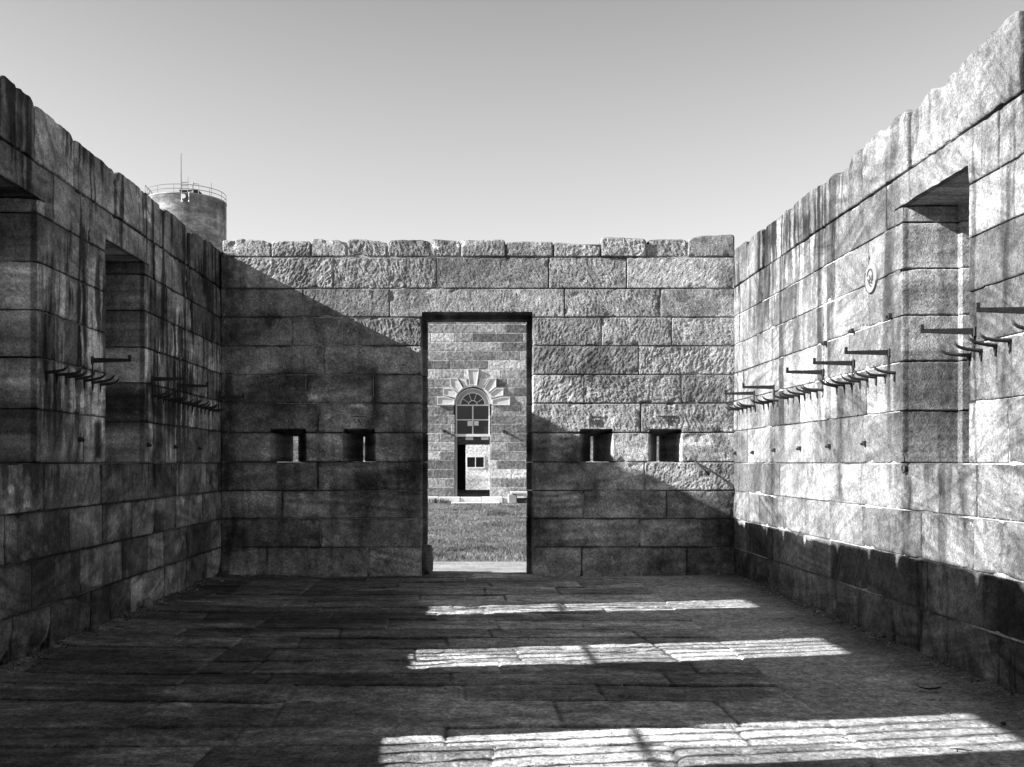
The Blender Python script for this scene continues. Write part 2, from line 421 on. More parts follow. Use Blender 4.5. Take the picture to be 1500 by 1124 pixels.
HOOK_L = [4.87 * 1.557 + 0.178 * k for k in range(7)] + [6.45 * 1.557 + 0.178 * k for k in range(14)]
def t_left(u, v, w, rs, so, ed):
    b = 0.25 * rs.choice([0.5, 0.75, 0.95, 1.15, 1.35])
    t = b * speck(u, v, w, so)
    th = rs.uniform(-0.5, 0.5); amp = rs.choice([0.1, 0.3, 0.5])
    t = t * 1.12 * (1 + 1.1 * fbm(u * 2.7, v * 3.3, so * 0.2, 5, 0.7))
    bb = -u * math.sin(th) + v * math.cos(th) + 0.08 * fbm(u * 1.5, v * 1.5, so, 3)
    t = t * (1 + amp * (vn(bb * 26, u * 0.7, so) * 0.8))
    t = t * veins(u, v, w, rs, so)
    big = fbm(u * 0.8, v * 1.0, 113.0, 4)
    t = t * (1 - 0.5 * sm(-0.05, 0.4, big))
    up = sm(1.3, 2.2, v + 0.3 * fbm(u * 2, 3, 0, 2))
    s1 = streak(u, v, 121.0, 7)
    t = t * (1 - 0.85 * sm(0.0, 0.3, s1) * (0.25 + 0.75 * up))
    t = t * (1 + 1.1 * 1.6 * sm(0.08, 0.4, streak(u, v * 1.6, 131.0, 9)) * sm(1.2, 1.7, v) * sm(3.4, 2.6, v))
    tr = np.zeros_like(u)
    for i, c in enumerate(HOOK_L):
        L = 0.3 + 0.3 * ((i * 53) % 7) / 7
        tr = np.maximum(tr, np.exp(-((u - c + 0.06) / 0.018) ** 2) * sm(2.0 - L, 2.0 - L * 0.4, v) * (v < 2.1))
    t = t * (1 + 0.9 * tr)
    hol = np.exp(-((u - 8.62 - 0.03 * fbm(v * 6, 1, 0, 2)) / 0.085) ** 4) * sm(1.41, 1.46, v) * sm(1.80, 1.72, v)
    t = t * (1 - 0.85 * hol)
    drk = sm(0.1, 0.3, streak(u, v, 333.0, 4)) * sm(0.9, 1.35, v) * sm(1.42, 1.38, v); t = t * (1 - 0.7 * drk)
    s3 = sm(0.05, 0.5, fbm(u * 3, v * 4, 141, 5)) * sm(1.5, 1.1, v)
    t = t * (1 + 1.1 * s3)
    t = np.where(w > 0.05, t * (2.1 + 1.2 * fbm(u * 4 + w * 5, v * 5, so, 4)), t)  # reveals painted paler, making up for the little light inside them
    cr = sm(0.35, 0.55, fbm(u * 9 + w * 9, v * 9, 171, 4)) * sm(0.1, 0.4, fbm(u, v, 5, 2))
    t = t * (1 + 1.3 * cr)
    t = t * (1 - 0.5 * np.exp(-np.maximum(ed, 0) / 0.01))
    return t
STY_LEFT = dict(h=h_sawn, t=t_left, chip=0.035)
def base_of(s): return dict(h=h_base, t=s['t'], chip=0.05)

# ------------------------------------------------------------------ transforms (u,v,w) -> world
def xf_back(v): return np.stack([v[:, 0], D + v[:, 2], v[:, 1]], 1), False
def xf_right(v): return np.stack([XR + v[:, 2], v[:, 0], v[:, 1]], 1), True
def xf_left(v): return np.stack([XL - v[:, 2], v[:, 0], v[:, 1]], 1), False

def core(acc, u0, u1, v0, v1, tone, rec=0.012, res=0.05):
    """mortar bed behind the stones, its face a wavy grid so that pointing looks hand-laid"""
    us = np.linspace(u0, u1, max(2, int((u1 - u0) / res) + 1)); vs = np.linspace(v0, v1, max(2, int((v1 - v0) / res) + 1))
    U, V = np.meshgrid(us, vs, indexing='ij')
    k = fbm(U * 1.1, V * 1.3, tone * 50, 3)
    W = rec + 0.004 * fbm(U * 9, V * 9, 2, 2) - 0.005 * sm(0.0, 0.4, k)
    idx = np.arange(U.size).reshape(U.shape)
    f = np.stack([idx[:-1, :-1].ravel(), idx[1:, :-1].ravel(), idx[1:, 1:].ravel(), idx[:-1, 1:].ravel()], 1)
    t = tone * (0.35 + 1.3 * sm(-0.15, 0.25, k))
    acc.add(np.stack([U.ravel(), V.ravel(), W.ravel()], 1), f, t.ravel())
    acc.box((u0, v0, rec + 0.012), (u1, v1, T - 0.003), tone * 0.8)

# ================================================================== BACK WALL
SILLS = [845, 802, 760, 719, 677, 634, 591, 549, 507, 465, 423, 377, 350]
rows = {  # photo x of the vertical joints, course by course from the floor up
    0: [323, 390.7, 540, 617, 781, 852, 1006, 1077], 1: [323, 469, 617, 781, 936.7, 1077],
    2: [323, 413.4, 617, 781, 855, 976, 1077], 3: [323, 465.4, 617, 781, 944, 1077],
    5: [323, 465.4, 617, 781, 939, 1077], 6: [323, 448, 547, 617, 781, 856, 998, 1077],
    7: [323, 474, 617, 781, 936, 1077], 8: [323, 427.5, 501.5, 617, 781, 881.5, 984, 1077],
    9: [323, 444, 571, 827, 967.6, 1077], 10: [323, 488.6, 640, 804, 918, 1077]}
PTS = []
root = empty('stone_wall', (0, D + T / 2, 0))
tag(root, 'back stone wall facing the viewer, with the open doorway and four loopholes', 'wall')
def par(o, r):
    o.parent = r; o.matrix_parent_inverse = r.matrix_world.inverted(); return o
bpy.context.view_layer.update()
A = Acc(); LB = 0.0078
DL, DR, DT = bx(617.5), bx(780.5), bz(457)
jamR = (np.array([0, 0.3, 0.31, T]), np.array([0, 0.0, 0.055, 0.055]))     # door rebate
jamRn = (jamR[0], -jamR[1])
for c in range(0, 11):
    v0, v1 = bz(SILLS[c]), bz(SILLS[c + 1])
    if c == 0: v0 = -0.06
    if c == 4:
        e = [(323, None)] + [x for ab in LOOPS[:2] for x in ((ab[0], 'L'), (ab[1], 'R'))] + [(617, 'D')]
        segs = [(bx(323), bx(396), None, 'l'), (bx(448), bx(503), 'r', 'l'), (bx(549.5), bx(617.5), 'r', 'd'),
                (bx(780.5), bx(850), 'd', 'l'), (bx(898), bx(951), 'r', 'l'), (bx(999), bx(1077), 'r', None)]
        hw = 0.194; ww = np.array([0, T]); 
        for (a, b, ja, jb) in segs:
            j0 = j1 = None
            if ja == 'r': j0 = (ww, np.array([0, -hw + 0.005]))
            if ja == 'd': j0 = jamRn
            if jb == 'l': j1 = (ww, np.array([0, hw - 0.005]))
            if jb == 'd': j1 = jamR
            # jamR moves into the doorway: left side +, right side -
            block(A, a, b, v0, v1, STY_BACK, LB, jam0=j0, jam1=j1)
        continue
    js = rows[c]
    for a, b in zip(js, js[1:]):
        if a == 617 and b == 781: continue
        ua, ub = bx(a), bx(b)
        j0 = jamRn if a == 781 else None
        j1 = jamR if b == 617 else None
        if a == 781: ua = DR
        if b == 617: ub = DL
        kw = {}
        if c == 5:
            kw['clamp'] = [(bx(p) - 0.0, bx(q) + 0.0, bz(628), 0.085, 0.0, -99, 99) for p, q in LOOPS]
            kw['wfine'] = True
        if c == 9 and a == 571: continue
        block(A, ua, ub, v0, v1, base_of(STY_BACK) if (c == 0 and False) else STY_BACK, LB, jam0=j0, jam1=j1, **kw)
# erosion at the foot of the left jamb and mortar core
for (a, b) in ((bx(324), DL + 0.0), (DR, bx(1076))):
    aa = a if a < 0 else a + 0.02; bb = b - 0.02 if b < 0.7 and a < 0 else b
    core(A, aa, bb, -0.05, bz(677) - 0.006, 0.2, 0.016)
    core(A, aa, bb, bz(628) + 0.06, bz(457) + 0.03, 0.2, 0.016)
core(A, bx(324), bx(1076), bz(457) + 0.031, bz(352) - 0.05, 0.2, 0.016)
for (a, b) in ((323, 396), (448, 503), (549.5, 616), (782, 850), (898, 951), (999, 1076)):
    core(A, bx(a) + 0.02, bx(b) - 0.02, bz(677) - 0.006, bz(628) + 0.06, 0.2, 0.016)
PR = random.Random(8)
for c in range(0, 11):
    if c == 4: continue
    for x in rows[c][1:-1]:
        if x in (617, 781) or PR.random() < 0.35: continue
        v0, v1 = bz(SILLS[c]) + 0.02, bz(SILLS[c + 1]) - 0.02
        k0 = v0 + (v1 - v0) * PR.uniform(0, .25); n_ = 24; vv = np.linspace(k0, v1 - (v1 - v0) * PR.uniform(0, .2), n_)
        cx = bx(x) + 0.002 * fbm(vv * 9, x, 0, 2); hw_ = 0.006 + 0.004 * fbm(vv * 14, x, 3, 2); ww_ = 0.006 + 0.003 * fbm(vv * 12, x, 5, 2)
        P_ = np.concatenate([np.stack([cx - hw_, vv, ww_ + .004], 1), np.stack([cx, vv, ww_], 1), np.stack([cx + hw_, vv, ww_ + .004], 1)])
        i_ = np.arange(n_ - 1); A.add(P_, np.concatenate([np.stack([i_, i_ + n_, i_ + n_ + 1, i_ + 1], 1), np.stack([i_ + n_, i_ + 2 * n_, i_ + 2 * n_ + 1, i_ + n_ + 1], 1)]), 0.42)
par(build(A, 'masonry', M_back, None, xf_back), root)
A = Acc()
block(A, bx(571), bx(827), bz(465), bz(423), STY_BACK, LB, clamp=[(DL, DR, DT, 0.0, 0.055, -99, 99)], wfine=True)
# loophole numerals are separate dark strips, see numeral marks below
par(build(A, 'door_lintel', M_back, None, xf_back), root)
A = Acc()
tops = [(325, 397, 348, 352), (397, 455.5, 353, 353.5), (455.5, 508, 349, 352), (508, 567.6, 349.5, 353), (567.6, 631, 352, 350.5),
        (631, 675, 350, 352), (675, 741, 350.5, 350), (741, 811, 354, 353.5), (811, 880, 354.5, 361), (880, 947.6, 346.5, 350),
        (947.6, 1007, 351, 349), (1007, 1077, 346, 343.5)]
for a, b, t0, t1 in tops:
    ua, ub = bx(a), bx(b)
    def top(u, w, ua=ua, ub=ub, t0=t0, t1=t1, s=a):
        k = np.clip((u - ua) / (ub - ua), 0, 1)
        return bz(t0) + (bz(t1) - bz(t0)) * k + 0.014 * fbm(u * 5, w * 4, s, 4, 0.6) - 0.02 * np.exp(-np.minimum(u - ua, ub - u) / 0.02) - 0.05 * sm(0.2, .6, fbm(u * 2, w * 2, s, 2))
    block(A, ua, ub, bz(377), bz(352), STY_BACK, LB, top=top, r=0.022, gap=0.005, w0=random.uniform(-0.015, 0.01))
par(build(A, 'coping', M_back, None, xf_back), root)
# engraved marks above the loopholes: thin raised frame line and strokes, laid on as narrow dark strips
bm = bmesh.new()
def groove(p, q, wd=0.010):
    a = np.array([bx(p[0]), bz(p[1])]); b = np.array([bx(q[0]), bz(q[1])]); d = b - a; d /= np.linalg.norm(d); n = np.array([-d[1], d[0]]) * wd / 2
    c = [a + n, a - n, b - n, b + n]
    vs = [bm.verts.new((x, D - 0.0065, z)) for x, z in c] + [bm.verts.new((x, D + 0.01, z)) for x, z in c]
    for f in ((0, 1, 2, 3), (0, 4, 5, 1), (1, 5, 6, 2), (2, 6, 7, 3), (3, 7, 4, 0)): bm.faces.new([vs[i] for i in f])
def zz(x, y): return (830 + x / 7.895, 590 + y / 7.89)
groove(zz(265, 162), zz(405, 162), 0.008); groove(zz(265, 162), zz(262, 262), 0.006)
groove(zz(280, 190), zz(308, 250)); groove(zz(328, 192), zz(328, 255)); groove(zz(350, 195), zz(350, 250)); groove(zz(372, 192), zz(372, 250)); groove(zz(350, 250), zz(372, 250), 0.007)
groove(zz(1085, 155), zz(1255, 155), 0.012); groove(zz(1152, 188), zz(1178, 250)); groove(zz(1193, 185), zz(1193, 262)); groove(zz(1205, 215), zz(1240, 195))
def zy(x, y): return (380 + x / 8.333, 590 + y / 8.333)
groove(zy(285, 195), zy(320, 250)); groove(zy(345, 195), zy(365, 245)); groove(zy(385, 195), zy(410, 250)); groove(zy(365, 130), zy(372, 140), 0.02)
groove(zy(1150, 200), zy(1180, 245)); groove(zy(1185, 245), zy(1215, 230)); groove(zy(1215, 205), zy(1240, 270)); groove(zy(1130, 172), zy(1310, 172), 0.008)
M_groove = plain('dark_groove', 0.06, 0.95, 0, 0.4, 60)
par(bm_obj('numeral', bm, M_groove), root)

# ================================================================== SIDE WALLS
LV = [-0.06, 0.345, 0.70, 1.045, 1.395, 1.79, 2.165, 2.51, 2.86, 3.21, 3.575, 4.02]
def side_wall(side, sty, wins, lbl, seed):
    global root
    rr = random.Random(seed)
    xf = xf_right if side > 0 else xf_left
    root = empty('stone_wall', ((XR + T / 2) if side > 0 else (XL - T / 2), (Y0 + D) / 2, 0))
    tag(root, lbl, 'wall'); bpy.context.view_layer.update()
    M = Acc(); C = Acc(); Lt = Acc(); Sl = Acc()
    U1 = D + T
    def res(u): return 0.011 if u > 5.2 else 0.05
    WT = 3.335 if side > 0 else 3.325; WB = 1.395
    for c in range(10):
        v0, v1 = LV[c], LV[c + 1]
        cuts = [Y0]; u = Y0
        opens = wins if 4 <= c <= 8 else []
        if c == 9: opens = []
        bounds = [Y0] + [x for wdw in opens for x in (wdw['a'], wdw['b'])] + [U1]
        if c == 9: bounds = [Y0] + [x for wdw in wins for x in (wdw['a'] - 0.28 - 0.1 * rr.random(), wdw['b'] + 0.3)] + [U1]
        if c == 3: bounds = [Y0] + [x for wdw in wins for x in (wdw['a'] - 0.1, wdw['b'] + 0.12)] + [U1]
        for k in range(0, len(bounds) - 1):
            a, b = bounds[k], bounds[k + 1]
            solid = k % 2 == 0
            if not solid and opens: continue
            if not solid and c == 9:
                wd = wins[(k - 1) // 2]
                block(Lt, a, b, v0, v1, sty, res(b), clamp=[(wd['a'], wd['b'] + 0.15, WT + 0.004, 0.0, 0.0, wd['o0'], wd['o1'])], wfine=b > 5.2)
                if b > 5.2:
                    block(Lt, wd['b'], wd['b'] + 0.148, v0, WT, sty, 0.011, jam0=wd['pb'], r=0.008)
                continue
            if not solid and c == 3:
                rs_ = 0.011 if b > 5.2 else 0.05
                wd = wins[(k - 1) // 2]
                block(Sl, a, b, v0, v1, sty, rs_, wfine=b > 5.2)
                continue
            xs = [a]
            while True:
                L = rr.uniform(0.45, 1.25)
                if xs[-1] + L > b - 0.4: break
                xs.append(xs[-1] + L)
            xs.append(b)
            if len(xs) == 2 and b - a > 1.3: xs = [a, (a + b) / 2 + rr.uniform(-.2, .2), b]
            for i, (p, q) in enumerate(zip(xs, xs[1:])):
                j0 = j1 = None
                if opens:
                    if i == 0 and k > 0: j0 = wins[(k - 2) // 2 if k >= 2 else 0]['pb']
                    if i == len(xs) - 2 and k < len(bounds) - 2: j1 = wins[k // 2]['pa']
                vv1 = v1
                block(M, p, q, v0, vv1, base_of(sty) if c == 0 else sty, res(q), jam0=j0, jam1=j1, gap=0.0035 if c else 0.005,
                      r=0.010 if c else 0.02)
    # mortar, in stretches around the openings
    mt = 0.3 if side > 0 else 0.09; rec = 0.015 if side > 0 else 0.017
    core(M, Y0, U1, -0.05, 0.335, mt * 0.5, 0.10); core(M, Y0, U1, 0.336, WB, mt, rec); core(M, Y0, U1, WT + 0.03, 3.565, mt, rec); core(M, Y0, U1, 3.566, 3.93, mt * 0.4, 0.05)
    bd = [Y0] + [x for wdw in wins for x in (wdw['a'], wdw['b'])] + [U1]
    for k in range(0, len(bd) - 1, 2):
        core(M, bd[k] + (0.07 if k else 0), bd[k + 1] - (0.07 if k < len(bd) - 2 else 0), WB, WT + 0.03, mt, rec)
    par(build(M, 'masonry', M_side, None, xf), root)
    par(build(Lt, 'window_lintel', M_side, None, xf), root)
    par(build(Sl, 'window_sill', M_side, None, xf), root)
    # coping course
    if side > 0:
        js = [Y0, 0.4, 1.8, 3.1, 4.5] + [4819 / (p - VX) for p in (1498, 1401, 1332, 1263.5, 1204, 1157, 1118, 1097)] + [U1]
    else:
        js = [Y0, 0.2, 1.7, 3.0, 4.3, 5.6] + [4769 / (VX - p) for p in (0, 52, 110, 170, 208, 236, 275, 299)] + [U1]
    js = sorted(js)
    for i, (p, q) in enumerate(zip(js, js[1:])):
        o = rr.uniform(-0.04, 0.035)
        def top(u, w, p=p, q=q, o=o, s=i * 7.7 + side):
            e = np.minimum(u - p, q - u)
            return 4.02 + o + (0.05 * sm(6.95, 6.3, u) if side > 0 else 0) + 0.02 * fbm(u * 2, w * 2, s, 3) + 0.012 * fbm(u * 9, w * 9, s, 3) - 0.05 * np.exp(-e / 0.03) - 0.06 * sm(0.2, .5, fbm(u * 1.9, s, 0, 2))
        block(C, p, q, LV[10], 4.02, sty, res(q), top=top, r=0.018, gap=0.006, w0=rr.uniform(-0.012, 0.012))
    par(build(C, 'coping', M_side, None, xf), root)
    return root

def win(c, o0, o1):
    a, b = c - 0.52, c + 0.52
    return dict(c=c, a=a, b=b, o0=o0, o1=o1,
        pa=(np.array([0, 0.26, 0.42, 0.425, T]), np.array([0, 0.0, 0.0, o0 - a, o0 - a])),
        pb=(np.array([0, 0.26, 0.42, 0.425, T]), np.array([0, -0.012, -0.004, o1 - b, o1 - b])))
LW = [win(2.0, 1.65, 2.38), win(4.45, 4.05, 4.78), win(6.9, 6.55, 7.25), win(9.31, 9.02, 9.55)]
RW = [win(4.7, 4.25, 5.15), win(7.195, 6.72, 7.655)]
right = side_wall(1, STY_RIGHT, RW, 'sunlit right-hand stone wall with a tall window recess and rows of hooks', 11)
left = side_wall(-1, STY_LEFT, LW, 'dark shaded left-hand stone wall streaked with black stains, with window recesses', 23)
root = empty('stone_wall', (0, Y0 - 0.3, 0)); bpy.context.view_layer.update()
tag(root, 'near stone wall closing the room behind the viewpoint', 'wall')
A = Acc(); rr = random.Random(77)
for c in range(11):
    x = XL - 0.2
    while x < XR + 0.2:
        L = rr.uniform(0.8, 1.5); b = min(x + L, XR + 0.25)
        if b - x > 0.12: block(A, x, b, LV[c], LV[c + 1], STY_BACK, 0.06)
        x += L
core(A, XL - 0.2, XR + 0.25, -0.05, 3.98, 0.12, 0.016)
par(build(A, 'masonry', M_back, None, lambda v: (np.stack([v[:, 0], Y0 - v[:, 2], v[:, 1]], 1), True)), root)
for i, wd in enumerate(LW):
    bm = bmesh.new(); x = XL - 0.50
    n = 5
    for k in range(1, n):
        y = wd['o0'] + (wd['o1'] - wd['o0']) * k / n
        tube(bm, [(x, y, 1.38), (x, y, 3.36)], 0.016, 8)
    bbox(bm, (x - 0.006, wd['o0'] - 0.03, 2.30), (x + 0.006, wd['o1'] + 0.03, 2.324))
    par(bm_obj('window_grating', bm, M_iron), left)

# ================================================================== HOOKS
def hook_mesh(side, L, big=False):
    bm = bmesh.new(); s = -side
    if not big:
        pts = [(-s * 0.03, 0, 0), (s * 0.02, 0, -0.001), (s * L * 0.55, 0, 0.006), (s * L * 0.8, 0, 0.016), (s * L * 0.93, 0, 0.032), (s * L, 0, 0.052)]
        tube(bm, pts, [0.013, 0.013, 0.0115, 0.0105, 0.009, 0.006], 8)
        tube(bm, [(s * 0.010, 0, 0.0), (s * 0.008, 0, -0.035), (s * 0.004, 0, -0.07)], [0.010, 0.008, 0.004], 6)
    else:
        # flat bar on edge with an upturned nib
        for (x0, x1, h0, h1) in ((-0.03, L, 0.022, 0.012),):
            xs = [s * x0, s * x1]
            v = []
            for x, h in zip(xs, (h0, h1)):
                for yy in (-0.008, 0.008):
                    for zz_ in (-h, h): v.append(bm.verts.new((x, yy, zz_)))
            for f in ((0, 1, 3, 2), (4, 6, 7, 5), (0, 4, 5, 1), (2, 3, 7, 6), (0, 2, 6, 4), (1, 5, 7, 3)): bm.faces.new([v[i] for i in f])
        bbox(bm, (s * (L - 0.022) if s > 0 else s * L, -0.009, 0.008), (s * L if s > 0 else s * (L - 0.022), 0.009, 0.042), 0.002)
        tube(bm, [(s * 0.012, 0, 0.0), (s * 0.012, 0, -0.16), (s * 0.0, 0, -0.185)], 0.0065, 6)
        bbox(bm, (s * 0.004 if s > 0 else s * 0.014, -0.02, -0.032), (s * 0.014 if s > 0 else s * 0.004, 0.02, 0.032), 0.002)
    bmesh.ops.recalc_face_normals(bm, faces=bm.faces)
    me = bpy.data.meshes.new('hook'); bm.to_mesh(me); bm.free(); me.materials.append(M_iron)
    for p in me.polygons: p.use_smooth = not big
    return me
hkR, hkL, bkR, bkL = hook_mesh(1, 0.18), hook_mesh(-1, 0.18), hook_mesh(1, 0.35, True), hook_mesh(-1, 0.33, True)
def place(me, name, x, y, z, rz=0.0, ry=0.0, sc=1.0):
    o = bpy.data.objects.new(name, me); COL.objects.link(o)
    o.location = (x, y, z); o.rotation_euler = (0, ry, rz); o.scale = (sc, sc, 1)
    return o
hz = lambda u: EZ + 0.70 - (u - 6.6) * 0.009
skip = {8, 16, 21}
for k, u in enumerate(HOOK_R):
    if u > D - 0.1 or k in skip: continue
    o = place(hkR, 'wall_hook', XR, u, hz(u), random.uniform(-.12, .12), random.uniform(-.09, .09), random.uniform(.85, 1.08))
    tag(o, 'short upcurved iron hook in the lower row beyond the window on the sunlit right wall', 'hook', 'short hooks beyond the window on the right wall')
for k, u in enumerate([6.66, 6.50, 6.32, 6.15, 5.78, 5.55]):
    o = place(hkR, 'wall_hook', XR, u, EZ + 0.70 + 0.012 * k, random.uniform(-.08, .08), random.uniform(-.05, .05), random.uniform(.95, 1.1))
    tag(o, 'short upcurved iron hook right of the recessed window on the sunlit right wall', 'hook', 'short hooks right of the window on the right wall')
for k, u in enumerate(HOOK_L):
    g = k < 7
    o = place(hkL, 'wall_hook', XL, u, hz(u) - 0.02, random.uniform(-.12, .12), random.uniform(-.09, .09), random.uniform(.85, 1.08))
    if g: tag(o, 'short iron hook between the two window recesses of the shaded left wall', 'hook', 'short hooks between the left windows')
    else: tag(o, 'short iron hook between the farther window recess and the corner on the shaded left wall', 'hook', 'short hooks near the left corner')
UR = [(11.79, .80, 'long iron bracket on the sunlit right wall, the one nearest the far corner'),
      (11.0, .81, 'long iron bracket on the right wall, second one out from the far corner'),
      (9.46, .835, 'long iron bracket on the right wall, third one out from the far corner'),
      (8.70, .845, 'long iron bracket on the right wall, second one left of the window recess'),
      (7.95, .855, 'long iron bracket on the right wall, first one left of the window recess'),
      (6.59, .845, 'long iron bracket crossing in front of the recessed window on the right wall'),
      (5.86, .87, 'long iron bracket at the right edge of the view, its wall end out of frame')]
for u, h, l in UR:
    tag(place(bkR, 'wall_bracket', XR, u, EZ + h, random.uniform(-.03, .03), random.uniform(-.02, .02)), l, 'bracket', 'long brackets on the right wall')
UL = [(8.46, .845, 'long iron bracket on the shaded left wall, in front of the farther window recess'),
      (10.05, .82, 'long iron bracket on the left wall just beyond the farther window recess'),
      (10.9, .82, 'long iron bracket on the left wall, middle one between window recess and corner'),
      (12.60, .80, 'long iron bracket on the left wall, tight in the far corner')]
for u, h, l in UL:
    tag(place(bkL, 'wall_bracket', XL, u, EZ + h, random.uniform(-.03, .03), random.uniform(-.02, .02)), l, 'bracket', 'long brackets on the left wall')
# square iron pegs set in drilled holes
bm = bmesh.new()
bbox(bm, (-0.012, -0.02, -0.02), (0.028, 0.02, 0.02), 0.003); tube(bm, [(0.0, 0, 0), (0.045, 0.002, -0.006)], [0.015, 0.011], 6)
me = bpy.data.meshes.new('peg'); bm.to_mesh(me); bm.free(); me.materials.append(M_iron)
for px, py in ((1078, 664), (1104, 663), (1135.5, 659.5), (1172.7, 657), (1215.6, 653.6), (1268, 649.6)):
    u = 4819 / (px - VX); o = place(me, 'iron_peg', XR, u, EZ + (VY - py) * u / F, math.pi)
    tag(o, 'small black iron peg in the low row below the hooks, sunlit right wall', 'peg', 'pegs on the right wall')
for px, py in ((115.6, 644), (215.5, 652), (255, 654.8), (290, 656.6)):
    u = 4769 / (VX - px); o = place(me, 'iron_peg', XL, u, EZ + (VY - py) * u / F)
    tag(o, 'small black iron peg in the low row below the hooks, shaded left wall', 'peg', 'pegs on the left wall')
for (px, py, l) in ((1210, 503, 'small rusty iron spike in the mortar joint above the third bracket'), (1250, 485, 'small rusty iron spike in the mortar joint above the fourth bracket'),
                    (1305, 463, 'small rusty iron spike in the mortar beside the window recess')):
    u = 4819 / (px - VX); tag(place(me, 'iron_spike', XR, u, EZ + (VY - py) * u / F, math.pi), l, 'spike', 'spikes in the mortar')
# iron ring bolt on the block under the right window
bm = bmesh.new()
bbox(bm, (-0.02, -0.025, -0.03), (0.012, 0.025, 0.03), 0.003)
pts = [(-0.03, 0.028 * math.sin(a), -0.01 + 0.028 * math.cos(a)) for a in np.linspace(0, 2 * math.pi, 13)]
tube(bm, pts, 0.007, 6, False)
o = bm_obj('ring_bolt', bm, M_iron, None, True); u = 4819 / (1329 - VX); o.location = (XR, u, EZ - 0.035)
tag(o, 'iron ring bolt on the stained stone under the right window', 'bolt')
# bracket on the back wall, right of the last loophole
bm = bmesh.new()
tube(bm, [(0, 0.02, 0), (0.0, -0.02, 0), (0.10, -0.05, -0.09), (0.17, -0.045, -0.16)], [0.012, 0.012, 0.009, 0.014], 6)
o = bm_obj('bent_spike', bm, M_iron, None, True); o.location = (bx(1018), D, bz(677)); tag(o, 'bent iron spike on the back wall right of the last loophole', 'spike')
# round plaque
u = 4819 / (1278 - VX); pz = EZ + (VY - 408) * u / F
root = empty('wall_plaque', (XR, u, pz)); tag(root, 'round pale enamel plaque with a dark emblem, on the sunlit right wall', 'plaque')
bm = bmesh.new(); tube(bm, [(0.02, 0, 0), (-0.016, 0, 0)], [0.125, 0.122], 40); bm_obj('disc', bm, M_plaque, root)
bm = bmesh.new()
tube(bm, [(-0.017, 0.118 * math.cos(a), 0.118 * math.sin(a)) for a in np.linspace(R(195), R(392), 24)], 0.004, 5)
tube(bm, [(-0.017, 0.062 * math.cos(a) + .01, 0.075 * math.sin(a) - 0.0) for a in np.linspace(R(20), R(200), 14)], 0.006, 5)
bm_obj('rim_line', bm, M_iron, root)
bm = bmesh.new()
for (a, b, c, d_) in ((0.055, 0.0, 0.01, -0.05), (0.03, 0.03, -0.03, -0.03), (0.04, -0.02, -0.04, -0.045), (0.02, -0.045, -0.02, -0.07), (-0.03, 0.02, -0.035, -0.03), (0.0, 0.01, 0.03, -0.04)):
    tube(bm, [(-0.017, a, b), (-0.017, c, d_)], 0.006, 5)
bm_obj('emblem', bm, M_iron, root)

